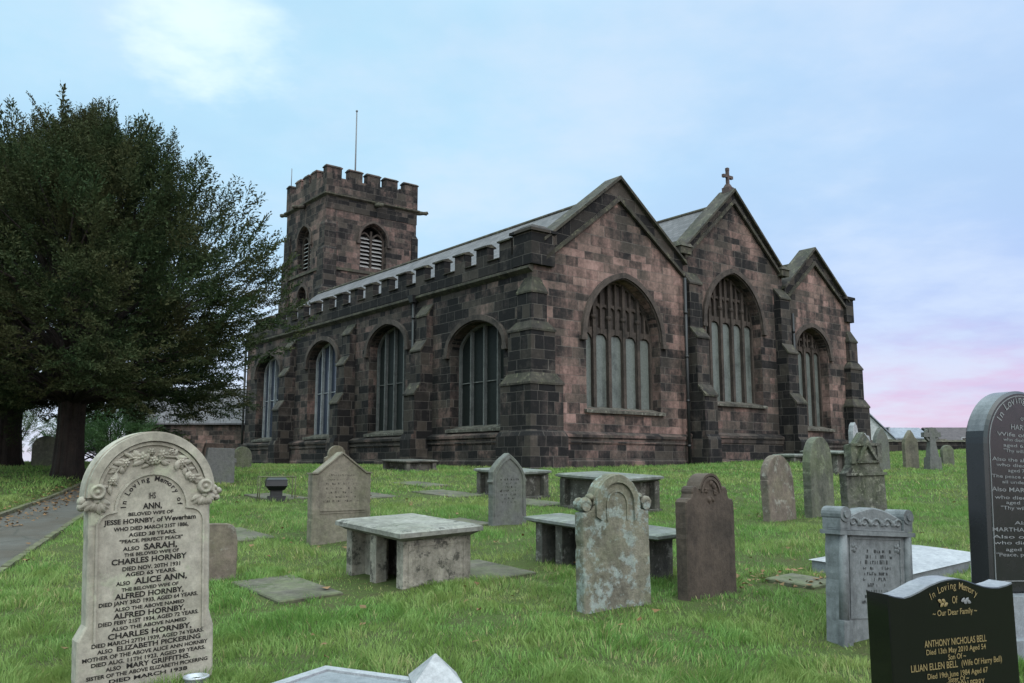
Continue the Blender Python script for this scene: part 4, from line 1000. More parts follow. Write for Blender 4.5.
# 14 -- far right stones
stone('far_headstone', 13.6, 29.6, 12, [(-.26, -SINK), (.26, -SINK), (.26, .85), (.22, 1.0), (.14, 1.08), (.08, 1.2), (0, 1.3), (-.1, 1.18), (-.16, 1.08), (-.22, 1.0), (-.26, .85)], .18, M_tan, 'tall pale stone with a rough pointed head beside the dark stone cross', 'headstone', SG)
cr = empty('stone_cross', (14.05, 29.0, GZ(14.05, 29)), R(12)); tag(cr, 'dark ringed stone cross on a tapering shaft far right in the grass', 'stone cross')
m = MB(); m.frust((-.24, .24, -.17, .17), -.1, (-.21, .21, -.15, .15), .40); m.frust((-.17, .17, -.12, .12), .40, (-.10, .10, -.08, .08), .95); m.build('shaft', M_gothic, cr); foot(13.85, 29, .3, .2, 12)
m = MB(); m.frust((-.1, .1, -.08, .08), .95, (-.14, .14, -.08, .08), 1.38); m.box(-.32, -.02, -.079, .079, 1.06, 1.22); m.box(.02, .32, -.079, .079, 1.06, 1.22); m.build('cross_head', M_gothic, cr)
m = MB(); m.band(circ((0, 1.14), .19, 0, 360, 24)[:-1], circ((0, 1.14), .25, 0, 360, 24)[:-1], -.06, .06, closed=True); m.build('ring', M_gothic, cr)
stone('far_headstone', 15.7, 31.3, 12, [(-.24, -SINK), (.24, -SINK), (.24, .5)] + circ((0, .48), .24, 10, 170, 10) + [(-.24, .5)], .15, M_grn, 'small worn green stone alone in the far grass near the dark roofed house', 'headstone', SG)
stone('slender_white_stone', 11.25, 28.5, 30, [(-.14, -SINK), (.14, -SINK), (.13, 1.25), (.08, 1.45), (0, 1.55), (-.08, 1.45), (-.13, 1.25)], .2, M_white, 'slender white stone with a rounded tip rising behind the blackened headstone', 'headstone', SG)
stone('white_cross_stone', 11.75, 28.9, 30, [(-.2, -SINK), (.2, -SINK), (.15, .8), (.24, .95), (.2, 1.1), (.07, 1.12), (0, 1.2), (-.1, 1.12), (-.22, 1.06), (-.2, .9)], .15, M_white, 'squat pale stone with a broken outline just right of the slender white stone', 'headstone', SG)
stone('pointed_headstone', 12.05, 28.3, 25, [(-.3, -SINK), (.3, -SINK), (.3, .8)] + [(.3 - .3 * t ** 1.6, .8 + .6 * t ** .7) for t in (.2, .4, .6, .8, 1)] + [(-.3 + .3 * t ** 1.6, .8 + .6 * t ** .7) for t in (.8, .6, .4, .2)] + [(-.3, .8)], .16, M_gothic, 'dark pointed stone far back showing over the right shoulder of the blackened headstone', 'headstone', SG)
# 15 -- left distance
stone('square_topped_stone', -7.75, 23.2, 38.5, [(-.45, -SINK), (.33, -SINK), (.33, .55), (.37, .55), (.37, .66), (.31, .68), (.31, .93), (-.40, .95), (-.45, .6)], .16, M_gothic, 'dark square topped stone showing over the right shoulder of the carved headstone', 'headstone', SG)
stone('round_headed_stone', -9.62, 30.9, 38.5, [(-.34, -SINK), (.34, -SINK), (.34, .42)] + circ((0, .42), .34, 5, 175, 14) + [(-.34, .42)], .16, M_grn, 'round headed mossy stone in front of the brick outbuilding beside the church', 'headstone', SG)
stone('leaning_headstone', -8.4, 24.5, 38.5, [(-.3, -SINK), (.3, -SINK), (.3, .8), (.26, .84), (.24, 1.02), (-.24, 1.04), (-.3, .84)], .16, M_brown, 'dark slab leaning behind the square topped stone under the yew branches', 'headstone', SG, lean=(4, -3))
stone('broad_headstone', -15.25, 28.4, 14, [(-.42, -SINK), (.42, -SINK), (.42, .7)] + circ((0, .55), .45, 25, 155, 10) + [(-.42, .7)], .18, M_grn, 'broad grey green stone seen between the two yew trunks', 'headstone', SG)

# ------------------------------------------------------------------ chest tombs; laid out on the slope
def tilt_at(x, y, a):
    e = .6; gx = (GZ(x + e, y) - GZ(x - e, y)) / (2 * e); gy = (GZ(x, y + e) - GZ(x, y - e)) / (2 * e)
    n = Vector((-gx, -gy, 1)).normalized(); q = Vector((0, 0, 1)).rotation_difference(n).to_matrix() @ Matrix.Rotation(R(a), 3, 'Z'); return q.to_euler()
def tomb(name, x, y, label, group='chest tombs in the churchyard'):
    r = empty(name, (x, y, GZ(x, y)), tilt=tilt_at(x, y, 38.5)); tag(r, label, 'tomb', group); return r
def slab_mould(hx, hy, z0, z1, mat, root, name='top_slab', rise=.0):
    m = MB(); h = z1 - z0
    m.frust((-hx + .09, hx - .09, -hy + .09, hy - .09), z0, (-hx + .02, hx - .02, -hy + .02, hy - .02), z0 + h * .4)
    m.box(-hx, hx, -hy, hy, z0 + h * .4 + .001, z0 + h * .8); m.frust((-hx, hx, -hy, hy), z0 + h * .8 + .001, (-hx + .05, hx - .05, -hy + .05, hy - .05), z1)
    o = m.build(name, mat, root)
    if rise: MB().frust((-hx + .16, hx - .16, -hy + .16, hy - .16), z1 + .001, (-hx + .2, hx - .2, -hy + .2, hy - .2), z1 + rise).build('raised_panel', mat, o)
    return o
M_tombA = dressed('pale sandstone tomb', (.10, .09, .075), (.34, .31, .26), (.035, .032, .029), scale=2.4, green=.10, bumpd=.015, cth=.52)
M_tombtop = dressed('lichened slab', (.10, .096, .086), (.27, .26, .235), (.05, .05, .045), scale=2.0, green=.18, bumpd=.008)
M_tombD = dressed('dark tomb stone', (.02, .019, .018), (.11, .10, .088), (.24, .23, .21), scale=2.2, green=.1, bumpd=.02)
M_tombDt = dressed('grey slab top', (.07, .072, .068), (.19, .195, .185), (.12, .13, .10), scale=1.8, green=.28)
# pale tomb in front: local x = V (right/away), y = U (left/away)
ta = (-1.18, 9.93); g = tomb('chest_tomb', ta[0], ta[1], 'pale sandstone chest tomb with moulded slab and open pillared long side')
hx, hy = .53, .72; H = .50
slab_mould(hx, hy, H, H + .115, M_tombtop, g, rise=.012)
m = MB(); m.box(-.05, .40, -.489, .489, -.15, H - .002); m.build('core', M_tombD, g)  # dark block stands in for the shade inside the open tomb
m = MB(); m.box(-.43, .43, -.62, -.49, -.15, H); m.build('end_panel', M_tombA, g)
m = MB(); m.box(-.43, .43, .49, .62, -.15, H); m.build('end_panel', M_tombA, g)
MB().box(-.26, -.20, .07, .489, -.15, H - .003).build('side_panel', M_tombA, g)
for y_ in (0.,): 
    m = MB(); m.box(-.43, -.30, y_ - .06, y_ + .07, -.15, H); m.build('pillar', M_tombA, g)
m = MB(); m.band([(-.33, .06), (-.33, H - .07), (.33, H - .07), (.33, .06)], [(-.37, .03), (-.37, H - .04), (.37, H - .04), (.37, .03)], -.628, -.62, closed=True); m.build('panel_moulding', M_tombA, g)
foot(ta[0], ta[1], .45, .63, 38.5)
def chest(x, y, hx, hy, H, th, label, mats, ins=.14, recess=True):
    g = tomb('chest_tomb', x, y, label); slab_mould(hx, hy, H, H + th, mats[0], g)
    m = MB(); a, b = hx - ins, hy - ins
    m.box(-a + .06, a - .06, -b + .06, b - .06, -.2, H); m.build('core', mats[1], g)
    for sx in (-1, 1):
        for sy in (-1, 1):
            m = MB(); m.box(sx * a - .07, sx * a + .07, sy * b - .07, sy * b + .07, -.2, H + .001); m.build('corner_pier', mats[1], g)
    m = MB(); m.box(-a - .10, a + .10, -b - .10, b + .10, -.25, .05); m.build('plinth', mats[1], g); foot(x, y, a + .1, b + .1, 38.5); return g
chest(1.86, 16.8, .57, .90, .57, .10, 'broad dark chest tomb with a flat grey slab behind the lichen spotted stone', (M_tombDt, M_tombD), .13)
chest(-.0, 19.5, .48, .80, .50, .10, 'dark chest tomb with pale patches behind the pointed gothic headstone', (M_tombDt, M_tombD), .12)
chest(-3.4, 28.8, .62, .80, .26, .09, 'low dark chest tomb close against the church side wall', (M_tombD, M_tombD), .12)
chest(9.65, 26.6, .45, .65, .62, .09, 'dark slab tomb on posts behind the tall green stone', (M_tombDt, M_tombD), .2)
chest(10.75, 33.6, .45, .5, .20, .14, 'pale topped low tomb at the foot of the gable wall buttress', (M_tombDt, M_tombD), .1)
# open table tomb behind the mottled stone
g = tomb('table_tomb', 1.08, 10.35, 'long dark table tomb on upright slabs behind the lichen spotted headstone')
slab_mould(.31, 1.12, .47, .55, M_tombDt, g)
for y_, w_ in ((.92, .06), (.55, .06), (.15, .05), (-.80, .06)): MB().box(-.22, .22, y_ - w_, y_ + w_, -.2, .469).build('upright', M_tombD, g)
MB().box(.10, .2, .16, .92, -.2, .44).build('back_panel', M_tombD, g)
for y_ in (.92, .55, .15, -.8): foot(1.0 - .62 * y_, 10.35 + .78 * y_, .28, .06, 38.5)
# pale grave cover on the right
g = empty('grave_cover', (4.5, 10.35, GZ(4.5, 10.35)), tilt=tilt_at(4.5, 10.35, 38.5)); tag(g, 'pale marble grave cover with sloping top lying between grey and tall black headstones', 'grave cover')
MB().box(-.82, 1.15, -.58, .58, -.15, .13).build('kerb', M_granite_d, g)
MB().frust((-.85, 1.18, -.61, .61), .131, (-.65, .8, -.10, .10), .20).build('cover', M_white, g); foot(4.55, 10.4, 1.1, .6, 38.5)
# pale stones at the bottom edge
g = empty('grave_tablet', (-1.02, 5.72, GZ(-1.02, 5.72)), R(-27)); tag(g, 'pale granite grave tablet with darker sunk panel at the bottom edge', 'grave tablet')
m = MB(); m.prism([(-.5, -.36), (.5, -.36), (.5, .36), (-.5, .36)], -.1, .10, [[(-.42, -.28), (.42, -.28), (.42, .28), (-.42, .28)]], 'xy'); m.build('border', M_granite, g)
MB().box(-.421, .421, -.281, .281, -.1, .085).build('panel', M_granite_d, g); foot(-1.02, 5.72, .5, .36, -27)
g = empty('corner_post', (-.50, 5.85, GZ(-.5, 5.85)), R(12)); tag(g, 'white stone post with a pyramid cap at the bottom edge', 'stone post')
MB().box(-.15, .15, -.15, .15, -.1, .10).build('block', M_white, g); MB().frust((-.16, .16, -.16, .16), .101, (-.005, .005, -.005, .005), .26).build('cap', M_white, g); foot(-.5, 5.85, .15, .15, 12)
# flat ledger stones sunk in the turf
M_ledg = dressed('sunk ledger stone', (.038, .033, .025), (.125, .112, .09), (.045, .055, .025), scale=1.5, green=.5, bumpd=.012)
LG = 'flat ledger stones sunk in the turf'
for lx, ly, hx, hy, lab in ((-2.35, 9.2, .34, .62, 'flat ledger stone in the turf at the left foot of the pale chest tomb'), (-.35, 10.25, .36, .55, 'flat ledger stone in the turf between the pale chest tomb and the table tomb'), (-1.45, 19.9, .42, .9, 'flat ledger stone lying left of the dark chest tomb behind the pointed headstone'),
        (-.85, 14.6, .35, .5, 'flat ledger stone just left of the pointed gothic headstone'), (-3.3, 19.6, .38, .85, 'flat ledger stone among the turf ridges behind the gabled headstone'), (-5.2, 19.2, .40, .8, 'flat ledger stone beside the black floodlight'), (-4.1, 13.2, .3, .7, 'flat ledger stone at the left foot of the gabled headstone'), (.35, 18.0, .4, .8, 'flat ledger stone in front of the dark chest tomb with pale patches'),
        (-2.4, 22.6, .38, .8, 'flat ledger stone farthest back toward the church side wall'), (3.15, 9.6, .25, .3, 'small pale flat stone by the left end of the marble grave cover')):
    o = MB().prism([(-hx, -hy), (hx, -hy), (hx, hy), (-hx, hy)], -.08, .025, (), 'xy', .012).build('ledger_stone', M_ledg); o.location = (lx, ly, GZ(lx, ly) + .012); o.rotation_euler = tilt_at(lx, ly, 38.5)
    tag(o, lab, 'ledger stone', LG); foot(lx, ly, hx - .13, hy - .13, 38.5)
# floodlight in its guard
wx, wy = -5.0, 18.5
g = empty('floodlight', (wx, wy, GZ(wx, wy)), R(20)); tag(g, 'black outdoor floodlight on a squat bracket in the grass inside a thin guard frame', 'floodlight')
m = MB(); m.frust((-.15, .15, -.14, .10), .22, (-.23, .21, -.22, .15), .31); m.frust((-.23, .21, -.22, .15), .311, (-.22, .21, -.20, .17), .44); m.frust((-.22, .21, -.20, .17), .441, (-.16, .16, -.12, .12), .50); m.build('lamp_head', plain('glossy black casing', (.007, .007, .009), .4, 0, .3), g)
m = MB(); m.box(-.12, .12, -.1, .1, -.1, .22); m.box(-.17, .19, -.14, .14, -.1, .10); m.build('bracket', M_iron, g)
M_guard = plain('rusty guard frame', (.07, .075, .03), .8)
m = MB()
for sx in (-.36, .36):
    for sy in (-.3, .3): m.tube([(sx, sy, -.1), (sx, sy,   .52)], .012, 6)
for z in (.5,): m.tube([(-.36, -.3, z), (.36, -.3, z), (.36, .3, z), (-.36, .3, z), (-.36, -.3, z)], .012, 6)
m.build('guard_frame', M_guard, g)

# ------------------------------------------------------------------ other buildings and walls
M_brick2 = masonry('brown outbuilding stone', .40, .9, .6, .27)
def house(name, x, y, a, L, W, ze, zr, wall, roofm, label, group=None, fascia=None, chimney=False, windows=(), overhang=.25):
    z0 = GZ(x, y); r = empty(name, (x, y, z0), R(a)); tag(r, label, 'building', group); ze -= z0; zr -= z0
    m = MB(); m.prism([(-W / 2, -.5), (W / 2, -.5), (W / 2, ze), (0, zr - .15), (-W / 2, ze)], -L / 2, L / 2, (), 'yz'); m.build('wall', wall, r)
    o = overhang; s_ = (zr - ze) / (W / 2)
    m = MB(); m.prism([(-W / 2 - o, ze - o * s_), (0, zr), (W / 2 + o, ze - o * s_), (W / 2 + o, ze - o * s_ + .1), (0, zr + .12), (-W / 2 - o, ze - o * s_ + .1)][::-1], -L / 2 - .2, L / 2 + .2, (), 'yz'); ro = m.build('roof', roofm, r)
    if fascia: MB().box(-L / 2 - .2, L / 2 + .2, -W / 2 - o - .04, -W / 2 - o, ze - o * s_ - .2, ze - o * s_ + .08).build('fascia', fascia, r)
    if chimney: MB().box(L * .25 - .3, L * .25 + .3, -.3, .3, zr - .4, zr + .8).build('chimney', wall, ro)
    for (wx_, ww, wz, wh) in windows:
        f = MB(); f.band([(wx_ - ww / 2, wz), (wx_ + ww / 2, wz), (wx_ + ww / 2, wz + wh), (wx_ - ww / 2, wz + wh)], [(wx_ - ww / 2 - .08, wz - .08), (wx_ + ww / 2 + .08, wz - .08), (wx_ + ww / 2 + .08, wz + wh + .08), (wx_ - ww / 2 - .08, wz + wh + .08)], -W / 2 - .05, -W / 2 + .05, closed=True)
        fo = f.build('window', M_white, r); MB().box(wx_ - ww / 2, wx_ + ww / 2, -W / 2 - .02, -W / 2 - .005, wz, wz + wh).build('pane', M_dkglass, fo)
    return r
M_rend = dressed('pale render', (.30, .31, .31), (.42, .43, .44), scale=.8, bumpd=.002)
M_blue = plain('pale blue cladding', (.42, .52, .60), .6)
M_tile = dressed('dark roof tiles', (.045, .038, .042), (.09, .075, .078), scale=1.5)
M_tile2 = dressed('blue grey roof', (.14, .155, .19), (.22, .235, .27), scale=1.2)
house('outbuilding', -20.4, 56.5, 3, 7.6, 5.0, 4.15, 6.3, M_brick2, M_slate, 'low brown stone outbuilding with slate roof left of the church behind the yew')
house('bungalow', 49.5, 88, 0, 15, 8, 3.55, 5.0, M_rend, M_tile, 'long low bungalow with dark tiled roof and pale fascia beyond the churchyard wall', fascia=M_white, windows=((-5, 1.6, .6, .9), (-1.5, 1.2, .6, .9)))
house('house', 27.4, 74, 88, 8, 7.6, 3.3, 7.2, M_rend, M_tile2, 'house with steep blue grey roof just past the far church corner', windows=((-2, 1.2, .9, 1.1),))
house('shed', 32.0, 72, 4, 3.6, 3.2, 3.6, 4.35, M_blue, M_tile2, 'small pale blue shed between the steep roofed house and the bungalow')
# churchyard wall
w = empty('boundary_wall', (31, 49.5, GZ(31, 49.5)), R(-4)); tag(w, 'low dark stone churchyard wall running behind the far gravestones', 'wall')
MB().box(-16, 26, -.22, .22, -.5, .36).build('wall_body', M_par, w); m = MB()
for k in range(42): m.frust((-16 + k + .01, -15.01 + k, -.28, .28), .361, (-16 + k + .01, -15.01 + k, -.1, .1), .50 + .03 * math.sin(k * 2.3))
m.build('wall_coping', M_trim, w)

# ------------------------------------------------------------------ trees
def frond_template(seed, needle=(.074, .0145)):
    r = np.random.default_rng(seed); Q = []
    def quad(p, d, L, W):
        d = d / np.linalg.norm(d); s_ = np.cross(d, r.normal(size=3)); s_ /= np.linalg.norm(s_) + 1e-9
        Q.append([p - s_ * W * .4, p + d * L * .55 + s_ * W, p + d * L, p + d * L * .5 - s_ * W])
    for k in range(11):                                   # x is the axis, unit length
        t = .12 + .86 * k / 10; L = .42 * (1.05 - t) + .06
        for sg in (-1, 1):
            az = sg * r.uniform(.5, .95); dz = r.uniform(-.25, .35); dr = np.array([math.cos(az), math.sin(az), dz]); b = np.array([t, 0, .04 * math.sin(t * 3)])
            n = max(2, int(L / .030))
            for j in range(n):
                p = b + dr * L * (j + .6) / n + np.array([0, 0, -.10 * (L * j / n)])
                dd = dr + r.normal(size=3) * .55; quad(p, dd, needle[0] * r.uniform(.7, 1.3), needle[1] * r.uniform(.7, 1.3))
    for j in range(8): quad(np.array([.75 + .03 * j, 0, .03]), np.array([1, 0, .3]) + r.normal(size=3) * .35, needle[0] * 1.2, needle[1])
    return np.array(Q).reshape(-1, 3)
TEMPL = [frond_template(k) for k in range(5)]
def fronds_to_mesh(name, P, D, S_, mat, parent, r):
    """P tip-less base points, D directions, S_ lengths"""
    vs = []
    for p, d, s_ in zip(P, D, S_):
        d = d / np.linalg.norm(d); up = np.array([0, 0, 1.]) + r.normal(size=3) * .35
        y = np.cross(up, d); y /= np.linalg.norm(y) + 1e-9; z = np.cross(d, y); M3 = np.stack([d, y * r.uniform(.7, 1.05), z]) * s_
        t = TEMPL[r.integers(len(TEMPL))]; vs.append(t @ M3 + p)
    V = np.concatenate(vs); n = len(V) // 4
    o = fast_mesh(name, V, np.arange(n * 4).reshape(n, 4), mat, 4); o.parent = parent; return o
VS = .86
PROF = ([2.0, 2.7, 3.6, 4.7, 5.6, 7.1, 8.7, 10.0, 10.9, 11.5], [3.2, 4.5, 5.3, 5.85, 5.8, 5.15, 4.2, 3.0, 2.0, .7])
def yew(x, y, sc, label, seed, trunk_r, nb=150):
    r = np.random.default_rng(seed); z0 = GZ(x, y); root = empty('yew_tree', (x, y, z0)); tag(root, label, 'tree', 'yew trees')
    lump = r.uniform(-1, 1, (3, 4)); lump[:, 3] *= 3
    def rad(z, az):
        b = np.interp(z / (sc * VS), PROF[0], PROF[1]) * sc
        return b * (1 + .07 * math.sin(3 * az + lump[0, 3] + z * .6) + .06 * math.sin(5 * az + lump[1, 3] - z * 1.1) + .04 * math.sin(9 * az + z * 2))
    T = MB(); tr = [(0, 0, -.3), (0, 0, .1), (.02, 0, .7), (0, .05, 1.6), (-.05, .1, 2.6), (0, .1, 4.6), (.1, 0, 7.5), (.1, 0, 9.9 * sc * VS)]
    T.tube(tr, [trunk_r * q for q in (1.35, 1.12, .98, .97, 1.05, .72, .38, .06)], 14)
    for k in range(9):                                    # fluted buttress roots and stems
        a = k * .7 + r.uniform(-.2, .2); c, s_ = math.cos(a), math.sin(a); q = trunk_r
        T.tube([(c * q * 1.3, s_ * q * 1.3, -.25), (c * q * .92, s_ * q * .92, .25), (c * q * .74, s_ * q * .74, 1.3), (c * q * .8, s_ * q * .8, 2.3), (c * q * 1.5, s_ * q * 1.5, 3.6)], [q * .28, q * .30, q * .3, q * .27, q * .14], 7)
    P, D, L = [], [], []
    boughs = []
    ga = math.pi * (3 - math.sqrt(5))
    for k in range(nb):
        z = (2.2 / VS + 9.2 * ((k + .5) / nb) ** 1.05) * sc * VS; az = k * ga + r.uniform(-.3, .3); fr = r.choice([.55, .78, .86], p=[.25, .4, .35]) + r.uniform(-.06, .06)
        R0 = rad(z, az) * fr; c = np.array([R0 * math.cos(az), R0 * math.sin(az), z]); boughs.append((c, az, z))
        base = Vector((.1 * math.cos(az), .1 * math.sin(az), max(1.9, z * .55 - .2))); mid = (base * .45 + Vector(c) * .55) + Vector((r.normal() * .3, r.normal() * .3, .35 + r.normal() * .2))
        T.tube([base, base * .75 + mid * .25 + Vector((0, 0, .1)), mid, Vector(c)], [.085 * sc, .06, .035, .008], 5)
        n = int(13 + r.integers(0, 7)); hgt = z / (11.5 * sc * VS)
        for j in range(n):
            off = r.normal(size=3) * np.array([.48, .48, .36]) * sc * (1.05 - .45 * hgt); p = c + off - np.array([math.cos(az), math.sin(az), 0]) * abs(r.normal()) * .7
            a2 = az + r.normal() * .55; el = np.interp(hgt, [.2, .4, .7, 1.], [-.12, .3, .75, 1.25]) + r.normal() * .28
            d = np.array([math.cos(a2) * math.cos(el), math.sin(a2) * math.cos(el), math.sin(el)])
            ln = r.uniform(.8, 1.5) * (1.0 - .2 * hgt); P.append(p); D.append(d); L.append(ln)
    for k in range(240):                                  # long leaders that break the outline
        z = (4.5 + 6.6 * r.random() ** .8) * sc * VS; az = r.uniform(0, 2 * math.pi); R0 = rad(z, az) * .93; hgt = z / (11.5 * sc * VS); el = np.interp(hgt, [.3, .7, 1.], [.35, .95, 1.35]) + r.normal() * .15
        P.append(np.array([R0 * math.cos(az), R0 * math.sin(az), z])); D.append(np.array([math.cos(az) * math.cos(el), math.sin(az) * math.cos(el), math.sin(el)])); L.append(r.uniform(1.0, 1.7))
    T.build('trunk', M_bark, root, uv=False)
    fronds_to_mesh('crown', P, D, L, M_yew, root, r)
    return root
yew(-11.75, 23.0, .90, 'large dark yew with a wide dense crown and broad fluted trunk beside the path', 21, .33, 165)
yew(-16.6, 28.2, .97, 'second dark yew farther left, its trunk just inside the left edge of the photo', 34, .5, 150)
def shrub(name, x, y, rx, ry, h, mat, label, seed, n=170, group=None):
    r = np.random.default_rng(seed); root = empty(name, (x, y, GZ(x, y))); tag(root, label, 'shrub', group); P, D, L = [], [], []; T = MB()
    for k in range(n):
        v = r.normal(size=3); v[2] = abs(v[2]); v /= np.linalg.norm(v); f = r.uniform(.45, .95)
        p = np.array([v[0] * rx, v[1] * ry, v[2] * h * .85]) * f + np.array([0, 0, .15 * h]); P.append(p); D.append(v + np.array([0, 0, .5]) + r.normal(size=3) * .35); L.append(r.uniform(.5, 1.0) * (.5 + h / 5))
        if k % 14 == 0: T.tube([(0, 0, 0), p * .5, p], [.06, .04, .015], 5)
    T.build('stem', M_bark, root, uv=False); fronds_to_mesh('foliage', P, D, L, mat, root, r)
shrub('shrub', -20.6, 44.5, 2.3, 1.8, 3.3, M_bush, 'rounded dark green shrub behind the carved headstone, right of the yew trunk', 4, 460)
shrub('shrub', -23.5, 46.5, 1.5, 1.5, 2.9, M_bush, 'lower green shrub close behind the yew trunk', 5, 300)
shrub('shrub', -27.3, 47, 2.0, 1.6, 3.6, M_bush2, 'thin pale shrub showing between the two yew trunks', 6, 120)
shrub('shrub', -33, 52, 3.0, 2.0, 4.2, M_bush, 'big shrub behind the second yew', 9, 170)

# ------------------------------------------------------------------ grass
def in_church(x, y, pad=.3):
    dx, dy = x - CH.x, y - CH.y; c, s_ = math.cos(CRZ), math.sin(CRZ); lx = dx * c + dy * s_; ly = -dx * s_ + dy * c
    return (lx > -.3 - pad * 0) & (lx < 21.3) & (ly > -.3) & (ly < 37)
def vnoise(x, y, s_, seed):
    r = np.random.default_rng(seed); g = r.random((64, 64)); u = x / s_ + 100; v = y / s_ + 100
    i = np.floor(u).astype(int); j = np.floor(v).astype(int); a = u - i; b = v - j; a = a * a * (3 - 2 * a); b = b * b * (3 - 2 * b)
    G = lambda p, q: g[p % 64, q % 64]
    return (G(i, j) * (1 - a) + G(i + 1, j) * a) * (1 - b) + (G(i, j + 1) * (1 - a) + G(i + 1, j + 1) * a) * b
WORN = [(-4.2, 19.2, 2.4, .55, .1, .8), (-1.0, 19.9, 1.3, .5, .05, .8), (-.9, 14.2, 1.1, .4, .1, .75), (-3.4, 13.2, 1.0, .35, .3, .7), (3.15, 9.5, .75, .45, .2, .9), (-1.9, 9.2, .8, .6, .6, .8), (-.1, 10.2, .6, .6, .6, .75), (1.6, 15.6, .9, .4, 0, .7), (2.0, 8.5, .6, .25, .6, .6), (.95, 8.1, .55, .2, .5, .5), (2.9, 7.0, .5, .22, .3, .6), (.2, 12.6, 1.6, .3, .2, .5), (-5.4, 12, .35, 3.0, .3, .5), (5.2, 14.9, 1.2, .4, .3, .6), (-2.4, 12.4, .7, .3, .6, .7)]
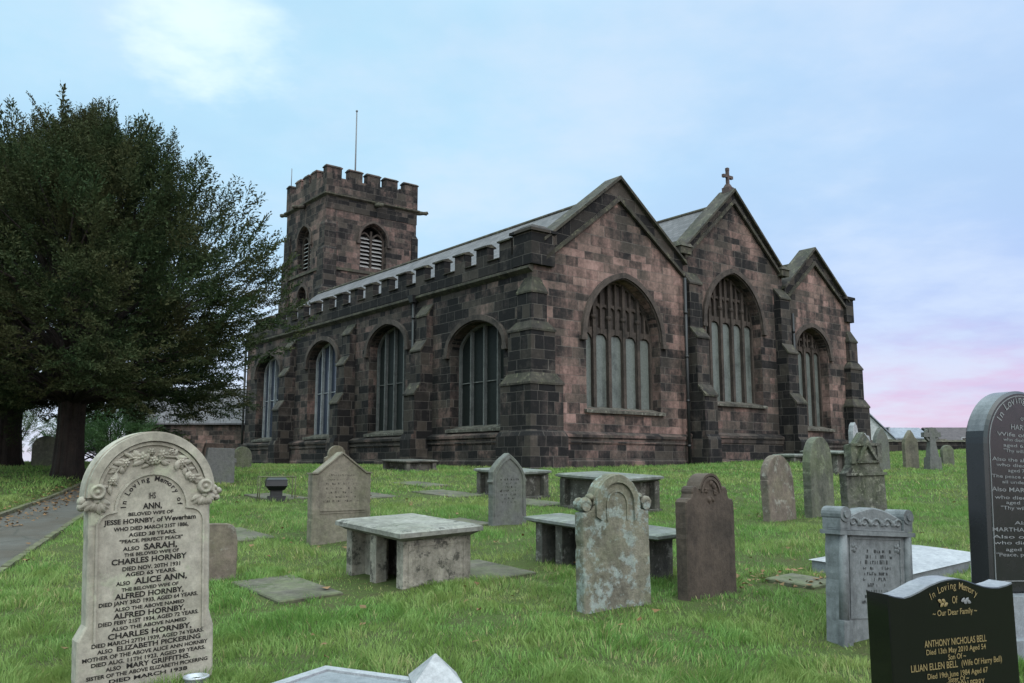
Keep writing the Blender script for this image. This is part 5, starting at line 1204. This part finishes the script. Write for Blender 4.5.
def blades(y0, y1, dens, w, h, fine):
    n = int(dens * (.66 * (y1 * y1 - y0 * y0) + 2.4 * (y1 - y0)))
    y = np.sqrt(rng.uniform(y0 * y0, y1 * y1, n)); x = rng.uniform(-1, 1, n) * (.66 * y + 1.2)
    tn = vnoise(x, y, .38, 1) * .6 + vnoise(x, y, .13, 2) * .4; big = vnoise(x, y, 1.7, 3)
    keep = rng.random(n) < np.clip(.25 + 1.25 * tn, .2, 1)
    pl_ = np.interp(y, ys_p, pl); pr_ = np.interp(y, ys_p, pr); keep &= ~((x > pl_ - .1) & (x < pr_ + .1)); keep &= ~in_church(x, y)
    for fx_, fy_, hx, hy, a in FOOT:
        c, s_ = math.cos(a), math.sin(a); dx, dy = x - fx_, y - fy_; A_ = abs(dx * c + dy * s_); B_ = abs(-dx * s_ + dy * c); keep &= ~((A_ < hx) & (B_ < hy)); keep &= ~((A_ < hx + .06) & (B_ < hy + .06) & (rng.random(n) < .45))
    worn = vnoise(x, y, .9, 7) * .6 + vnoise(x, y, .3, 8) * .4; keep &= (worn > .30) | (rng.random(n) < .10 + 2.2 * np.clip(worn - .12, 0, 1))
    wm = np.zeros(n)
    for wx_, wy_, ra, rb, an, st_ in WORN:
        c, s_ = math.cos(an), math.sin(an); dx, dy = x - wx_, y - wy_; e = ((dx * c + dy * s_) / ra) ** 2 + ((-dx * s_ + dy * c) / rb) ** 2; wm = np.maximum(wm, st_ * np.clip(1.5 - e + 1.6 * (vnoise(x, y, .22, 21) - .6), 0, 1)); keep &= rng.random(n) > min(.97, st_ * 1.15) * np.clip(1.9 - 1.2 * e + 1.6 * (vnoise(x, y, .22, 21) - .6), 0, 1)
    x, y, tn, big, wm = x[keep], y[keep], tn[keep], big[keep], wm[keep]; n = len(x)
    z = gz(x, y) + bumpy(x, y) - .006
    H = h * (.30 + 1.15 * np.clip(tn * 1.5 - .25, 0, 1.2) + .30 * big) * rng.uniform(.55, 1.25, n) * (1 - .72 * wm); az = rng.uniform(0, 2 * np.pi, n); W = w * rng.uniform(.7, 1.3, n)
    la = vnoise(x, y, .3, 5) * 12 + rng.normal(0, .8, n); lean = rng.uniform(.15, 1.0, n) * H
    sx, sy = np.cos(az) * W, np.sin(az) * W; lx, ly = np.cos(la) * lean, np.sin(la) * lean
    B = np.stack([x, y, z], -1); side = np.stack([sx, sy, 0 * sx], -1) * .5; tip = np.stack([lx, ly, H], -1); mid = np.stack([lx * .35, ly * .35, H * .62], -1)
    straw = (rng.random(n) < .03 + .40 * wm + .55 * np.clip(vnoise(x, y, .9, 9) * .7 + vnoise(x, y, .25, 10) * .3 - .52, 0, 1)).astype(np.int32)
    if fine:
        V = np.stack([B - side, B + side, B + mid - side * .75, B + mid + side * .75, B + tip], 1).reshape(-1, 3); b = np.arange(n)[:, None] * 5
        F_ = np.concatenate([b + [0, 1, 3], b + [0, 3, 2], b + [2, 3, 4]], 1).reshape(-1, 3); return V, F_, np.repeat(straw, 3)
    V = np.stack([B - side, B + side, B + tip], 1).reshape(-1, 3); b = np.arange(n)[:, None] * 3
    return V, (b + [0, 1, 2]).reshape(-1, 3), straw
parts = [blades(2.4, 6.5, 5200, .0062, .068, True), blades(6.5, 10.5, 2700, .008, .066, True), blades(10.5, 18, 1000, .012, .066, False), blades(18, 48, 190, .030, .075, False)]
V, F_, MI, b = [], [], [], 0
for v, f, mi in parts: V.append(v); F_.append(f + b); MI.append(mi); b += len(v)
o = fast_mesh('grass', np.concatenate(V), np.concatenate(F_), M_grass, 3); o.data.materials.append(M_straw); o.data.polygons.foreach_set('material_index', np.concatenate(MI)); o['kind'] = 'stuff'
# fallen leaves
m = MB(); rd = random.Random(12)
for k in range(900):
    if k < 600: y = rd.uniform(8, 24); x = np.interp(y, ys_p, pl) + rd.uniform(-.3, .7)
    elif k < 660: x, y = 3.1 + rd.gauss(0, .45), 9.5 + rd.gauss(0, .3)
    else: y = math.sqrt(rd.uniform(16, 400)); x = rd.uniform(-.6, .6) * y
    z = GZ(x, y) + bumpy(x, y) + .05; a = rd.uniform(0, 6.28); s_ = rd.uniform(.015, .035); t = [rd.uniform(-.02, .02) for _ in range(4)]
    m.add([(x + s_ * 1.5 * math.cos(a), y + s_ * 1.5 * math.sin(a), z + t[0]), (x - s_ * math.sin(a), y + s_ * math.cos(a), z + t[1]), (x - s_ * 1.5 * math.cos(a), y - s_ * 1.5 * math.sin(a), z + t[2]), (x + s_ * math.sin(a), y - s_ * math.cos(a), z + t[3])], [(0, 1, 2, 3)])
me = bpy.data.meshes.new('fallen_leaves'); me.from_pydata(m.v, [], m.f); me.materials.append(M_dead); o = bpy.data.objects.new('fallen_leaves', me); COL.objects.link(o); o['kind'] = 'stuff'
